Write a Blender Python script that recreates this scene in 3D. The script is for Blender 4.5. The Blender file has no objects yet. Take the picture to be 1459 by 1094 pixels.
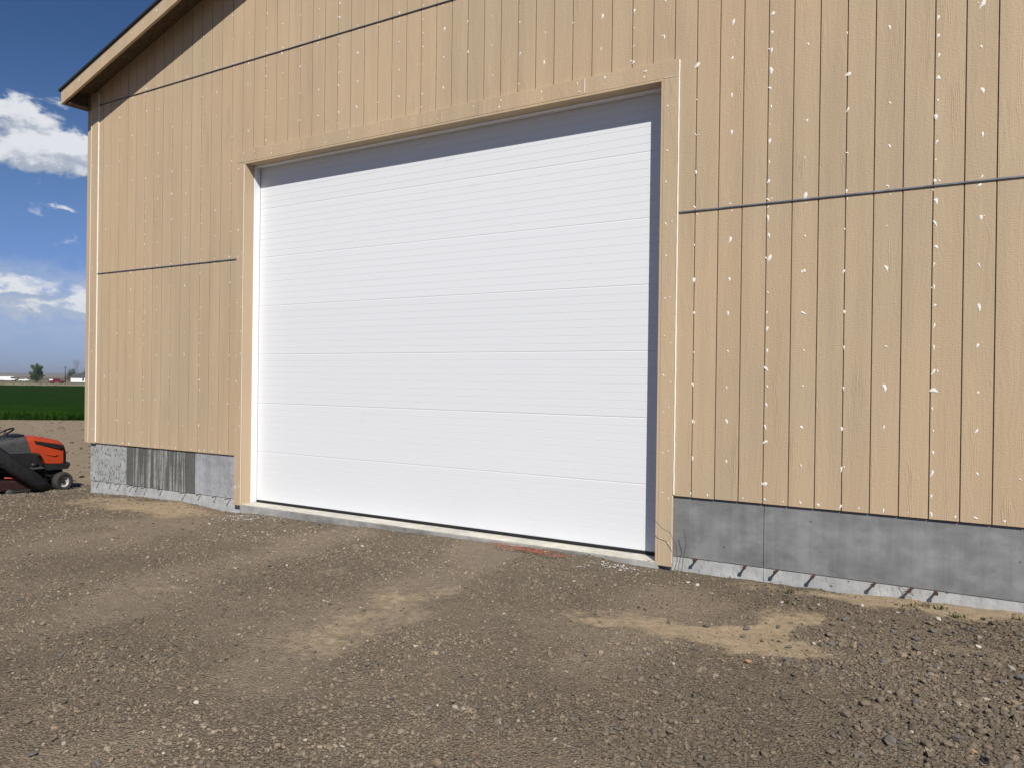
import bpy, bmesh, math, random
import numpy as np
from mathutils import Vector, Matrix, Euler

random.seed(7)
rng = np.random.default_rng(11)
scene = bpy.context.scene
COL = scene.collection
PI = math.pi

# ------------------------------------------------------------------ camera
CAM = Vector((3.1794, -6.8003, 1.60))
cam_data = bpy.data.cameras.new("camera")
cam = bpy.data.objects.new("camera", cam_data)
COL.objects.link(cam)
rt = Vector((0.83856451, 0.54463977, 0.01330716))
up = Vector((-0.01292011, -0.00453799, 0.99990623))
fw = Vector((-0.54464909, 0.83865781, -0.00323141))
cam.matrix_world = Matrix(((rt.x, up.x, -fw.x, CAM.x), (rt.y, up.y, -fw.y, CAM.y),
                           (rt.z, up.z, -fw.z, CAM.z), (0, 0, 0, 1)))
cam_data.sensor_fit = 'HORIZONTAL'
cam_data.sensor_width = 36.0
cam_data.lens = 36.0 * 1180.0 / 1459.0
cam_data.clip_start = 0.05
cam_data.clip_end = 30000.0
scene.camera = cam

# ------------------------------------------------------------------ sun, sky, exposure
SUN = Vector((0.845, -1.0, 1.11)).normalized()
SUN_EL = math.asin(SUN.z)
SUN_AZ = math.atan2(SUN.x, SUN.y)
sun_data = bpy.data.lights.new("sun", 'SUN')
sun_data.energy = 5.0
sun_data.angle = math.radians(0.53)
sun_data.color = (1.0, 0.955, 0.88)
sun = bpy.data.objects.new("sun", sun_data)
COL.objects.link(sun)
sun.location = (12, -16, 20)
sun.rotation_euler = SUN.to_track_quat('Z', 'Y').to_euler()

scene.view_settings.view_transform = 'Standard'
scene.view_settings.look = 'None'
scene.view_settings.exposure = 0.0
scene.view_settings.gamma = 1.0
scene.view_settings.use_curve_mapping = False

world = bpy.data.worlds.new("World")
scene.world = world
world.use_nodes = True
SKY_STRENGTH = 0.05


class NT:
    """small node-tree helper"""
    def __init__(self, nt):
        self.nt = nt

    def node(self, typ, **kw):
        n = self.nt.nodes.new(typ)
        for k, v in kw.items():
            setattr(n, k, v)
        return n

    def put(self, sock, val):
        if val is None:
            return
        if hasattr(val, 'bl_idname') and hasattr(val, 'is_output'):
            self.nt.links.new(val, sock)
        else:
            if isinstance(val, (tuple, list)) and len(val) == 3 and sock.type == 'RGBA':
                val = tuple(val) + (1.0,)
            sock.default_value = val

    def math(self, op, a, b=None, c=None, clamp=False):
        n = self.node('ShaderNodeMath', operation=op)
        n.use_clamp = clamp
        self.put(n.inputs[0], a)
        if b is not None:
            self.put(n.inputs[1], b)
        if c is not None:
            self.put(n.inputs[2], c)
        return n.outputs[0]

    def vmath(self, op, a, b=None):
        n = self.node('ShaderNodeVectorMath', operation=op)
        self.put(n.inputs[0], a)
        if b is not None:
            self.put(n.inputs[1], b)
        return n.outputs[0]

    def mix(self, fac, a, b, typ='MIX'):
        n = self.node('ShaderNodeMix', data_type='RGBA', blend_type=typ)
        self.put(n.inputs[0], fac)
        self.put(n.inputs[6], a)
        self.put(n.inputs[7], b)
        return n.outputs[2]

    def ramp(self, fac, lo, hi, a=0.0, b=1.0):
        n = self.node('ShaderNodeMapRange', interpolation_type='SMOOTHSTEP')
        self.put(n.inputs[0], fac)
        n.inputs[1].default_value = lo
        n.inputs[2].default_value = hi
        n.inputs[3].default_value = a
        n.inputs[4].default_value = b
        return n.outputs[0]

    def noise(self, vec, scale, detail=3.0, rough=0.55, dist=0.0):
        n = self.node('ShaderNodeTexNoise')
        self.put(n.inputs['Vector'], vec)
        n.inputs['Scale'].default_value = scale
        n.inputs['Detail'].default_value = detail
        n.inputs['Roughness'].default_value = rough
        n.inputs['Distortion'].default_value = dist
        return n.outputs['Fac']

    def voronoi(self, vec, scale, feature='F1', out='Distance', rnd=1.0):
        n = self.node('ShaderNodeTexVoronoi', feature=feature)
        self.put(n.inputs['Vector'], vec)
        n.inputs['Scale'].default_value = scale
        n.inputs['Randomness'].default_value = rnd
        return n.outputs[out]

    def mapping(self, vec, scale=(1, 1, 1), loc=(0, 0, 0), rot=(0, 0, 0)):
        n = self.node('ShaderNodeMapping')
        self.put(n.inputs['Vector'], vec)
        n.inputs['Scale'].default_value = scale
        n.inputs['Location'].default_value = loc
        n.inputs['Rotation'].default_value = rot
        return n.outputs[0]

    def combine(self, x, y, z):
        n = self.node('ShaderNodeCombineXYZ')
        self.put(n.inputs[0], x)
        self.put(n.inputs[1], y)
        self.put(n.inputs[2], z)
        return n.outputs[0]

    def separate(self, v):
        n = self.node('ShaderNodeSeparateXYZ')
        self.put(n.inputs[0], v)
        return n.outputs

    def bump(self, height, strength, dist, normal=None):
        n = self.node('ShaderNodeBump')
        n.inputs['Strength'].default_value = strength
        n.inputs['Distance'].default_value = dist
        self.put(n.inputs['Height'], height)
        if normal is not None:
            self.put(n.inputs['Normal'], normal)
        return n.outputs[0]


def build_world():
    nt = world.node_tree
    nt.nodes.clear()
    h = NT(nt)
    out = h.node('ShaderNodeOutputWorld')
    bg = h.node('ShaderNodeBackground')
    bg.inputs['Strength'].default_value = SKY_STRENGTH
    sky = h.node('ShaderNodeTexSky', sky_type='NISHITA')
    sky.sun_disc = False
    sky.sun_elevation = SUN_EL
    sky.sun_rotation = SUN_AZ
    sky.altitude = 400.0
    sky.air_density = 1.0
    sky.dust_density = 0.25
    sky.ozone_density = 2.0
    tc = h.node('ShaderNodeTexCoord')
    d = h.vmath('NORMALIZE', tc.outputs['Generated'])
    s = h.separate(d)
    az = h.math('ARCTAN2', s[0], s[1])
    el = h.math('ARCSINE', s[2])

    # scattered fair-weather cumulus over the whole sky; a few banks are put where they stand
    banks = [(-1.125, 0.265, 0.046, 0.021, 0.80), (-1.092, 0.225, 0.080, 0.025, 1.0), (-1.070, 0.243, 0.030, 0.012, 0.35),
             (-1.070, 0.171, 0.030, 0.006, 0.40), (-1.072, 0.143, 0.060, 0.008, 0.36),
             (-1.120, 0.089, 0.026, 0.008, 0.40), (-1.058, 0.077, 0.014, 0.009, 0.50),
             (-1.105, 0.072, 0.030, 0.006, 0.30)]

    wv_ = h.node('ShaderNodeTexNoise')
    h.put(wv_.inputs['Vector'], h.combine(h.math('MULTIPLY', az, 1.0), h.math('MULTIPLY', el, 1.5), 1.3))
    wv_.inputs['Scale'].default_value = 34.0
    wv_.inputs['Detail'].default_value = 5.0
    wv_.inputs['Roughness'].default_value = 0.58
    wsep = h.separate(wv_.outputs['Color'])
    waz = h.math('MULTIPLY_ADD', h.math('SUBTRACT', wsep[0], 0.5), 0.085, az)
    wel = h.math('MULTIPLY_ADD', h.math('SUBTRACT', wsep[1], 0.5), 0.048, el)

    def density(dv):
        welv = h.math('ADD', wel, dv)
        elv = h.math('ADD', el, dv)
        p = h.combine(h.math('MULTIPLY', az, 9.0), h.math('MULTIPLY', elv, 17.0), 3.7)
        n = h.noise(p, 2.6, 6.0, 0.60, 0.25)
        tot = h.math('SUBTRACT', n, 0.80)
        # low bank of stretched cloud towards the horizon
        q = h.combine(h.math('MULTIPLY', az, 5.0), h.math('MULTIPLY', elv, 34.0), 8.1)
        low = h.math('MULTIPLY', h.ramp(elv, 0.125, 0.095), h.math('MULTIPLY', h.noise(q, 2.4, 5.0, 0.55), 0.58))
        low = h.math('MULTIPLY', low, h.ramp(elv, 0.02, 0.06))
        tot = h.math('ADD', tot, low)
        for (a0, e0, ra, re, w) in banks:
            dx = h.math('DIVIDE', h.math('SUBTRACT', waz, a0), ra)
            dy = h.math('DIVIDE', h.math('SUBTRACT', welv, e0), re)
            # flat base: the lower half falls off faster
            dy = h.math('MULTIPLY', dy, h.math('MULTIPLY_ADD', h.math('LESS_THAN', dy, 0.0), 0.25, 1.0))
            r2 = h.math('ADD', h.math('MULTIPLY', dx, dx), h.math('MULTIPLY', dy, dy))
            g = h.math('MULTIPLY', h.math('EXPONENT', h.math('MULTIPLY', r2, -1.0)), w)
            tot = h.math('ADD', tot, g)
        return tot
    d0 = density(0.0)
    d1 = density(0.014)
    cover = h.ramp(d0, 0.0, 0.36)
    lit = h.ramp(h.math('SUBTRACT', d0, h.math('MULTIPLY', d1, 0.9)), -0.16, 0.26)
    cloud = h.mix(lit, (8.0, 9.0, 10.8), (15.6, 16.0, 16.8))
    # deep blue aloft: the thin dry air of the place
    tint = h.mix(h.ramp(el, 0.0, 0.25), (0.66, 0.84, 1.62), (0.86, 1.06, 1.42))
    tint = h.mix(h.ramp(el, 0.12, 0.42), tint, (0.52, 0.78, 1.14))
    base = h.mix(1.0, sky.outputs[0], tint, 'MULTIPLY')
    # wide hazy bank standing low all round
    bq = h.combine(h.math('MULTIPLY', waz, 6.0), h.math('MULTIPLY', wel, 30.0), 5.2)
    bank = h.math('MULTIPLY', h.ramp(wel, 0.128, 0.100), h.ramp(el, 0.012, 0.055))
    bank = h.math('MULTIPLY', bank, h.ramp(h.noise(bq, 2.0, 4.0, 0.55), 0.25, 0.70, 0.30, 0.85))
    base = h.mix(bank, base, (9.0, 10.4, 12.8))
    col = h.mix(h.math('MULTIPLY', cover, h.ramp(el, -0.01, 0.10, 0.25, 0.96)), base, cloud)
    nt.links.new(col, bg.inputs['Color'])
    nt.links.new(bg.outputs[0], out.inputs[0])


build_world()
world.cycles.sampling_method = 'MANUAL'
world.cycles.sample_map_resolution = 512
scene.cycles.max_bounces = 6
scene.cycles.diffuse_bounces = 2
scene.cycles.glossy_bounces = 2
scene.cycles.transmission_bounces = 2
scene.cycles.caustics_reflective = False
scene.cycles.caustics_refractive = False

# ------------------------------------------------------------------ object helpers


def tag(o, label=None, cat=None, group=None, kind=None):
    if label:
        o['label'] = label
    if cat:
        o['category'] = cat
    if group:
        o['group'] = group
    if kind:
        o['kind'] = kind
    return o


def empty(name, loc=(0, 0, 0), rz=0.0):
    o = bpy.data.objects.new(name, None)
    o.location = loc
    o.rotation_euler = (0, 0, rz)
    o.empty_display_size = 0.2
    COL.objects.link(o)
    return o


def link_mesh(name, me, mat=None, parent=None, loc=None):
    o = bpy.data.objects.new(name, me)
    COL.objects.link(o)
    if mat is not None and not me.materials:
        me.materials.append(mat)
    if parent is not None:
        o.parent = parent
    if loc is not None:
        o.location = loc
    return o


class MB:
    """collects faces for ONE mesh"""
    def __init__(self):
        self.v, self.f, self.sm = [], [], []

    def add(self, verts, faces, smooth=False):
        b = len(self.v)
        self.v += [tuple(p) for p in verts]
        self.f += [tuple(i + b for i in fc) for fc in faces]
        self.sm += [smooth] * len(faces)
        return self

    def box(self, x0, x1, y0, y1, z0, z1, bev=0.0):
        if bev <= 0:
            v = [(x0, y0, z0), (x1, y0, z0), (x1, y1, z0), (x0, y1, z0), (x0, y0, z1), (x1, y0, z1), (x1, y1, z1), (x0, y1, z1)]
            f = [(3, 2, 1, 0), (4, 5, 6, 7), (0, 1, 5, 4), (1, 2, 6, 5), (2, 3, 7, 6), (3, 0, 4, 7)]
            return self.add(v, f)
        bm = bmesh.new()
        bmesh.ops.create_cube(bm, size=1.0)
        for p in bm.verts:
            p.co = Vector(((x0 + x1) / 2 + p.co.x * (x1 - x0), (y0 + y1) / 2 + p.co.y * (y1 - y0), (z0 + z1) / 2 + p.co.z * (z1 - z0)))
        bmesh.ops.bevel(bm, geom=list(bm.edges), offset=bev, segments=2, profile=0.6, affect='EDGES')
        bm.verts.index_update()
        v = [p.co.copy() for p in bm.verts]
        f = [[q.index for q in fc.verts] for fc in bm.faces]
        bm.free()
        return self.add(v, f)

    def prism(self, prof, axis, a, b, bev=0.0):
        """extrude a 2-D profile along axis ('x': prof=(y,z), 'y': prof=(x,z), 'z': prof=(x,y))"""
        n = len(prof)

        def P(p, t):
            return {'x': (t, p[0], p[1]), 'y': (p[0], t, p[1]), 'z': (p[0], p[1], t)}[axis]
        v = [P(p, a) for p in prof] + [P(p, b) for p in prof]
        f = [tuple(range(n))[::-1], tuple(range(n, 2 * n))]
        f += [(i, (i + 1) % n, n + (i + 1) % n, n + i) for i in range(n)]
        bm = bmesh.new()
        bv = [bm.verts.new(p) for p in v]
        for fc in f:
            bm.faces.new([bv[i] for i in fc])
        bmesh.ops.recalc_face_normals(bm, faces=list(bm.faces))
        if bev > 0:
            bmesh.ops.bevel(bm, geom=list(bm.edges), offset=bev, segments=2, profile=0.6, affect='EDGES')
        bm.verts.index_update()
        vv = [p.co.copy() for p in bm.verts]
        ff = [[q.index for q in fc.verts] for fc in bm.faces]
        bm.free()
        return self.add(vv, ff)

    def tube(self, pts, r, seg=8, caps=True):
        pts = [Vector(p) for p in pts]
        rs = r if isinstance(r, (list, tuple)) else [r] * len(pts)
        v, f = [], []
        prev = None
        for i, p in enumerate(pts):
            t = (pts[min(i + 1, len(pts) - 1)] - pts[max(i - 1, 0)])
            t = t.normalized() if t.length > 1e-9 else Vector((0, 0, 1))
            ref = prev if prev is not None else (Vector((0, 0, 1)) if abs(t.z) < 0.9 else Vector((1, 0, 0)))
            u = ref - t * ref.dot(t)
            u = u.normalized() if u.length > 1e-6 else t.orthogonal().normalized()
            prev = u
            w = t.cross(u)
            for k in range(seg):
                a = 2 * PI * k / seg
                v.append(p + (u * math.cos(a) + w * math.sin(a)) * rs[i])
        for i in range(len(pts) - 1):
            for k in range(seg):
                a, b = i * seg + k, i * seg + (k + 1) % seg
                f.append((a, b, b + seg, a + seg))
        if caps:
            f.append(tuple(range(seg))[::-1])
            f.append(tuple(range((len(pts) - 1) * seg, len(pts) * seg)))
        return self.add(v, f, True)

    def lathe(self, prof, axis='y', c=(0, 0, 0), seg=28):
        """prof = [(radius, along)]"""
        v, f = [], []
        n = len(prof)
        for k in range(seg):
            a = 2 * PI * k / seg
            for (r, t) in prof:
                if axis == 'y':
                    v.append((c[0] + r * math.cos(a), c[1] + t, c[2] + r * math.sin(a)))
                elif axis == 'z':
                    v.append((c[0] + r * math.cos(a), c[1] + r * math.sin(a), c[2] + t))
                else:
                    v.append((c[0] + t, c[1] + r * math.cos(a), c[2] + r * math.sin(a)))
        for k in range(seg):
            k2 = (k + 1) % seg
            for i in range(n - 1):
                f.append((k * n + i, k * n + i + 1, k2 * n + i + 1, k2 * n + i))
        return self.add(v, f, True)

    def mesh(self, name, recalc=True):
        me = bpy.data.meshes.new(name)
        me.from_pydata([tuple(p) for p in self.v], [], self.f)
        me.polygons.foreach_set('use_smooth', np.array(self.sm, dtype=bool))
        me.update()
        if recalc:
            bm = bmesh.new()
            bm.from_mesh(me)
            bmesh.ops.recalc_face_normals(bm, faces=list(bm.faces))
            bm.to_mesh(me)
            bm.free()
        return me

    def build(self, name, mat, parent=None, loc=None, recalc=True):
        return link_mesh(name, self.mesh(name, recalc), mat, parent, loc)


def np_mesh(name, V, F, mat, smooth=False, attrs=None):
    """V (n,3) float, F (m,k) int, all faces the same size"""
    me = bpy.data.meshes.new(name)
    V = np.ascontiguousarray(V, dtype=np.float32)
    F = np.ascontiguousarray(F, dtype=np.int32)
    m, k = F.shape
    me.vertices.add(len(V))
    me.vertices.foreach_set('co', V.ravel())
    me.loops.add(m * k)
    me.loops.foreach_set('vertex_index', F.ravel())
    me.polygons.add(m)
    me.polygons.foreach_set('loop_start', np.arange(0, m * k, k, dtype=np.int32))
    me.polygons.foreach_set('loop_total', np.full(m, k, dtype=np.int32))
    me.polygons.foreach_set('use_smooth', np.full(m, smooth, dtype=bool))
    me.update(calc_edges=True)
    for nm, (typ, data) in (attrs or {}).items():
        a = me.attributes.new(nm, typ, 'POINT')
        a.data.foreach_set('color' if typ == 'FLOAT_COLOR' else 'value', np.ascontiguousarray(data, dtype=np.float32).ravel())
    if mat is not None:
        me.materials.append(mat)
    return me


# numpy value noise
def _hash(ix, iy, seed):
    n = (ix.astype(np.int64) * 374761393 + iy.astype(np.int64) * 668265263 + seed * 974711) & 0x7fffffff
    n = ((n ^ (n >> 13)) * 1274126177) & 0x7fffffff
    n = ((n ^ (n >> 16)) * 1103515245 + 12345) & 0x7fffffff
    return ((n >> 8) & 0xffff) / 65535.0


def vnoise(x, y, seed=0):
    x = np.asarray(x, float)
    y = np.asarray(y, float)
    ix, iy = np.floor(x), np.floor(y)
    fx, fy = x - ix, y - iy
    fx = fx * fx * (3 - 2 * fx)
    fy = fy * fy * (3 - 2 * fy)
    a, b = _hash(ix, iy, seed), _hash(ix + 1, iy, seed)
    c, d = _hash(ix, iy + 1, seed), _hash(ix + 1, iy + 1, seed)
    return (a * (1 - fx) + b * fx) * (1 - fy) + (c * (1 - fx) + d * fx) * fy


def fbm(x, y, seed=0, octv=4):
    t, a, s = 0.0, 0.5, 0.0
    for i in range(octv):
        t = t + a * vnoise(x * 2 ** i + 17.3 * i, y * 2 ** i - 9.1 * i, seed + i)
        s += a
        a *= 0.5
    return t / s


# ------------------------------------------------------------------ materials
MATS = {}


def new_mat(name):
    m = bpy.data.materials.new(name)
    m.use_nodes = True
    nt = m.node_tree
    nt.nodes.clear()
    h = NT(nt)
    out = h.node('ShaderNodeOutputMaterial')
    b = h.node('ShaderNodeBsdfPrincipled')
    nt.links.new(b.outputs[0], out.inputs[0])
    MATS[name] = m
    return m, h, b


def plain(name, col, rough=0.6, metal=0.0, var=0.10, scale=20.0, bump=0.0, spec=0.4, coat=0.0):
    """a plain surface with a little uneven tone and relief"""
    m, h, b = new_mat(name)
    tc = h.node('ShaderNodeTexCoord')
    n = h.noise(tc.outputs['Object'], scale, 4.0, 0.6)
    f = h.ramp(n, 0.25, 0.75, 1.0 - var, 1.0 + var)
    c = h.mix(1.0, tuple(col), h.combine(f, f, f), 'MULTIPLY')
    h.put(b.inputs['Base Color'], c)
    h.put(b.inputs['Roughness'], h.ramp(n, 0.2, 0.8, max(0.05, rough - 0.08), min(1, rough + 0.08)))
    b.inputs['Metallic'].default_value = metal
    b.inputs['Specular IOR Level'].default_value = spec
    b.inputs['Coat Weight'].default_value = coat
    if bump > 0:
        h.put(b.inputs['Normal'], h.bump(n, bump, 0.004))
    return m


def siding_mat(name='siding_paint', col=(0.492, 0.384, 0.255)):
    m, h, b = new_mat(name)
    tc = h.node('ShaderNodeTexCoord')
    oi = h.node('ShaderNodeObjectInfo')
    off = h.math('MULTIPLY', oi.outputs['Random'], 37.0)
    p = h.vmath('ADD', tc.outputs['Object'], h.combine(off, 0.0, off))
    # pressed cedar grain: long wavy ridges, a few knots, short cross ticks
    pg = h.mapping(p, (34, 34, 2.2))
    warp = h.noise(h.mapping(p, (4, 4, 1.2)), 1.0, 2.0)
    pg = h.vmath('ADD', pg, h.combine(h.math('MULTIPLY', warp, 7.0), 0.0, h.math('MULTIPLY', warp, 3.0)))
    g1 = h.noise(pg, 1.6, 4.0, 0.62, 0.6)
    g2 = h.noise(h.mapping(p, (38, 38, 120)), 1.0, 2.0, 0.6)
    patch = h.ramp(h.noise(h.mapping(p, (8, 8, 1.3)), 1.0, 2.0), 0.52, 0.74)
    wv = h.node('ShaderNodeTexWave', wave_type='BANDS', bands_direction='X')
    h.put(wv.inputs['Vector'], h.mapping(p, (1, 1, 0.14)))
    wv.inputs['Scale'].default_value = 26.0
    wv.inputs['Distortion'].default_value = 9.0
    wv.inputs['Detail'].default_value = 3.0
    wv.inputs['Detail Scale'].default_value = 1.4
    swirl = h.math('MULTIPLY', wv.outputs['Fac'], patch)
    height = h.math('ADD', h.math('MULTIPLY', g1, 0.55), h.math('ADD', h.math('MULTIPLY', g2, 0.50), h.math('MULTIPLY', swirl, 0.42)))
    h.put(b.inputs['Normal'], h.bump(height, 1.0, 0.0048))
    # paint tone: slight lap marks running down the wall, sheet to sheet variation
    geo = h.node('ShaderNodeNewGeometry')
    lap = h.noise(h.mapping(geo.outputs['Position'], (5.5, 5.5, 0.35)), 1.0, 3.0, 0.55)
    big = h.noise(h.mapping(geo.outputs['Position'], (0.7, 0.7, 0.5)), 1.0, 3.0)
    f = h.math('MULTIPLY', h.ramp(lap, 0.3, 0.7, 0.945, 1.045), h.ramp(big, 0.3, 0.7, 0.965, 1.03))
    f = h.math('MULTIPLY', f, h.math('MULTIPLY_ADD', oi.outputs['Random'], 0.06, 0.97))
    f = h.math('MULTIPLY', f, h.separate(oi.outputs['Color'])[0])
    f = h.math('MULTIPLY', f, h.ramp(g1, 0.25, 0.7, 0.965, 1.02))
    warm = h.mix(h.ramp(big, 0.35, 0.65), col, (col[0] * 1.02, col[1] * 0.975, col[2] * 0.95))
    h.put(b.inputs['Base Color'], h.mix(1.0, warm, h.combine(f, f, f), 'MULTIPLY'))
    b.inputs['Roughness'].default_value = 0.72
    b.inputs['Specular IOR Level'].default_value = 0.25
    return m


def concrete_mat(name, col=(0.31, 0.32, 0.325), holes=0.0, streak=0.0, blotch=0.35, seed=0.0):
    m, h, b = new_mat(name)
    geo = h.node('ShaderNodeNewGeometry')
    p = h.vmath('ADD', geo.outputs['Position'], (seed, 0.0, seed * 0.7))
    big = h.noise(h.mapping(p, (1.3, 1.3, 2.0)), 1.0, 10.0, 0.62, 0.2)
    med = h.noise(h.mapping(p, (6, 6, 9)), 1.0, 4.0, 0.6)
    fine = h.noise(p, 90.0, 3.0, 0.6)
    f = h.math('MULTIPLY', h.ramp(big, 0.28, 0.72, 1.0 - blotch, 1.0 + blotch * 0.8), h.ramp(med, 0.3, 0.7, 0.88, 1.10))
    f = h.math('MULTIPLY', f, h.ramp(fine, 0.3, 0.7, 0.95, 1.05))
    lines = h.noise(h.mapping(p, (2.2, 2.2, 34)), 1.0, 3.0, 0.6)
    f = h.math('MULTIPLY', f, h.ramp(lines, 0.3, 0.7, 0.975, 1.02))
    runs = h.noise(h.mapping(p, (18, 18, 1.1)), 1.0, 3.0, 0.6)
    f = h.math('MULTIPLY', f, h.ramp(runs, 0.3, 0.7, 0.92, 1.06))
    c = h.mix(1.0, col, h.combine(f, f, f), 'MULTIPLY')
    hgt = h.math('MULTIPLY', fine, 0.3)
    # scattered pinholes everywhere
    v0 = h.voronoi(h.mapping(p, (9, 9, 11)), 1.0)
    pin = h.ramp(v0, 0.15, 0.07)
    keep = h.ramp(h.noise(p, 2.3, 2.0), 0.52, 0.60)
    pin = h.math('MULTIPLY', pin, keep)
    c = h.mix(h.math('MULTIPLY', pin, 0.75), c, (0.09, 0.088, 0.083))
    hgt = h.math('SUBTRACT', hgt, pin)
    if holes > 0:
        q = h.mapping(p, (30, 30, 17), rot=(0, 0.35, 0))
        q = h.vmath('ADD', q, h.combine(h.math('MULTIPLY', med, 1.2), 0.0, 0.0))
        v = h.voronoi(q, 1.0)
        hm = h.math('MULTIPLY', h.ramp(v, 0.46, 0.28), h.ramp(h.noise(p, 9.0, 2.0), 0.38, 0.52))
        c = h.mix(h.math('MULTIPLY', hm, holes), c, (0.075, 0.075, 0.07))
        hgt = h.math('SUBTRACT', hgt, hm)
    if streak > 0:
        s = h.noise(h.mapping(p, (26, 26, 0.7)), 1.0, 3.0, 0.65)
        s2 = h.noise(h.mapping(p, (70, 70, 2.6)), 1.0, 3.0, 0.6)
        sm = h.ramp(h.math('ADD', h.math('MULTIPLY', s, 0.55), h.math('MULTIPLY', s2, 0.45)), 0.58, 0.47)
        px_ = h.separate(geo.outputs['Position'])[0]
        ends = h.math('MAXIMUM', h.ramp(px_, -6.37, -6.35), h.ramp(px_, -7.50, -7.56))
        sm = h.math('MAXIMUM', sm, h.math('MULTIPLY', ends, 0.92))
        c = h.mix(h.math('MULTIPLY', sm, streak), c, (0.085, 0.082, 0.074))
    h.put(b.inputs['Base Color'], c)
    b.inputs['Roughness'].default_value = 0.82
    b.inputs['Specular IOR Level'].default_value = 0.3
    h.put(b.inputs['Normal'], h.bump(hgt, 0.5, 0.003))
    return m


SIDING = siding_mat()
TRIM = siding_mat('trim_paint', (0.502, 0.392, 0.261))
GROOVE_SHADE = plain('groove_shade', (0.255, 0.185, 0.118), 0.9, var=0.2)  # darker tan-brown that puts the shade of the grooves into the colour
CAULK = plain('white_caulk', (0.80, 0.77, 0.71), 0.55, var=0.04, scale=60)
CONC = concrete_mat('concrete', (0.208, 0.212, 0.213), blotch=0.30, seed=2.0)
CONC_HOLES = concrete_mat('concrete_holes', (0.37, 0.375, 0.365), holes=0.70, blotch=0.15, seed=5.0)
CONC_STREAK = concrete_mat('concrete_streaked', (0.33, 0.335, 0.325), holes=0.35, streak=0.92, blotch=0.2, seed=9.0)
CONC_SMOOTH = concrete_mat('concrete_smooth', (0.33, 0.34, 0.36), holes=0.12, blotch=0.16, seed=13.0)
CONC_FOOT = concrete_mat('concrete_footing', (0.42, 0.425, 0.42), holes=0.12, blotch=0.12, seed=17.0)
SLAB = concrete_mat('concrete_slab', (0.30, 0.295, 0.28), blotch=0.4, seed=21.0)
SLAB_TOP = concrete_mat('slab_finish', (0.60, 0.57, 0.49), blotch=0.14, seed=23.0)
FLASH = plain('galvanised_flashing', (0.28, 0.29, 0.31), 0.42, metal=0.75, var=0.2, scale=8)
RUBBER = plain('black_rubber', (0.012, 0.012, 0.013), 0.6, var=0.2)
RUST = plain('rusty_steel', (0.07, 0.035, 0.025), 0.85, var=0.35, scale=60, bump=0.4)
VINYL = plain('white_vinyl', (0.80, 0.81, 0.82), 0.45, var=0.02)
ROOF = plain('dark_shingle', (0.018, 0.018, 0.02), 0.9, var=0.35, scale=40, bump=0.5)
OSB = plain('soffit_board', (0.125, 0.090, 0.055), 0.85, var=0.45, scale=26, bump=0.3)
STUD = plain('wall_sheathing', (0.30, 0.23, 0.15), 0.9)


def door_mat():
    m, h, b = new_mat('door_white')
    tc = h.node('ShaderNodeTexCoord')
    p = tc.outputs['Object']
    oi = h.node('ShaderNodeObjectInfo')
    g = h.noise(h.mapping(p, (3.0, 3.0, 150.0)), 1.0, 3.0, 0.6)
    geo = h.node('ShaderNodeNewGeometry')
    sm = h.noise(h.mapping(geo.outputs['Position'], (1.1, 1.1, 2.6)), 1.0, 4.0, 0.6)
    smu = h.math('MULTIPLY', h.ramp(sm, 0.60, 0.78), h.ramp(h.noise(geo.outputs['Position'], 9.0, 3.0), 0.45, 0.65))
    f = h.math('MULTIPLY_ADD', oi.outputs['Random'], 0.03, 0.975)
    c = h.mix(1.0, (0.745, 0.762, 0.785), h.combine(f, f, f), 'MULTIPLY')
    c = h.mix(h.math('MULTIPLY', smu, 0.12), c, (0.45, 0.45, 0.44))
    h.put(b.inputs['Base Color'], c)
    b.inputs['Roughness'].default_value = 0.45
    b.inputs['Specular IOR Level'].default_value = 0.35
    h.put(b.inputs['Normal'], h.bump(g, 0.12, 0.0015))
    return m


DOORW = door_mat()

# ------------------------------------------------------------------ terrain shape
WX = [-9.6, -8.6, -7.64, -6.5, -5.87, -5.6, -5.0, -3.0, -1.5, -0.3, 0.39, 1.23, 1.84, 2.34, 3.05, 5.0]
WZ = [-0.20, -0.117, -0.066, -0.045, -0.07, -0.10, -0.065, -0.022, 0.006, 0.006, -0.026, -0.012, -0.014, 0.006, 0.036, 0.04]


def terrain(x, y, fine=True):
    x = np.asarray(x, float)
    y = np.asarray(y, float)
    r = -x - 7.5
    base = np.interp(r, [-3.5, 0, 1.1, 3.5, 8, 33, 160, 300, 30000], [0, -0.03, -0.105, -0.355, -0.45, -0.70, -1.00, -1.60, -1.60])
    wall = np.interp(x, WX, WZ)
    k = np.exp(-np.clip(-y, 0, None) / 0.8) * ((x > -9.6) & (y < 19))
    near = np.clip(1.0 - (np.hypot(x - 0, y + 3) - 14) / 10, 0, 1)
    z = base * (1 - k) + wall * k
    lump = ((fbm(x / 1.9, y / 1.9, 3, 3) - 0.5) * 0.075 + (fbm(x / 0.7, y / 0.7, 13, 3) - 0.5) * 0.035) * near * (1 - 0.85 * k)
    # shallow wheel ruts leading to the door
    t = x + 0.26 * y
    rut = -0.020 * (np.exp(-((t + 1.40) / 0.24) ** 2) + np.exp(-((t + 3.20) / 0.24) ** 2)) * near * (1 - k)
    rut = rut + 0.010 * (np.exp(-((t + 0.95) / 0.16) ** 2) + np.exp(-((t + 1.85) / 0.16) ** 2) + np.exp(-((t + 2.75) / 0.16) ** 2) + np.exp(-((t + 3.65) / 0.16) ** 2)) * near * (1 - k)
    z = z + lump + rut
    if fine:
        z = z + ((fbm(x / 0.28, y / 0.28, 8, 2) - 0.5) * 0.022 + (vnoise(x / 0.07, y / 0.07, 21) - 0.5) * 0.008) * near
    return z


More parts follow.
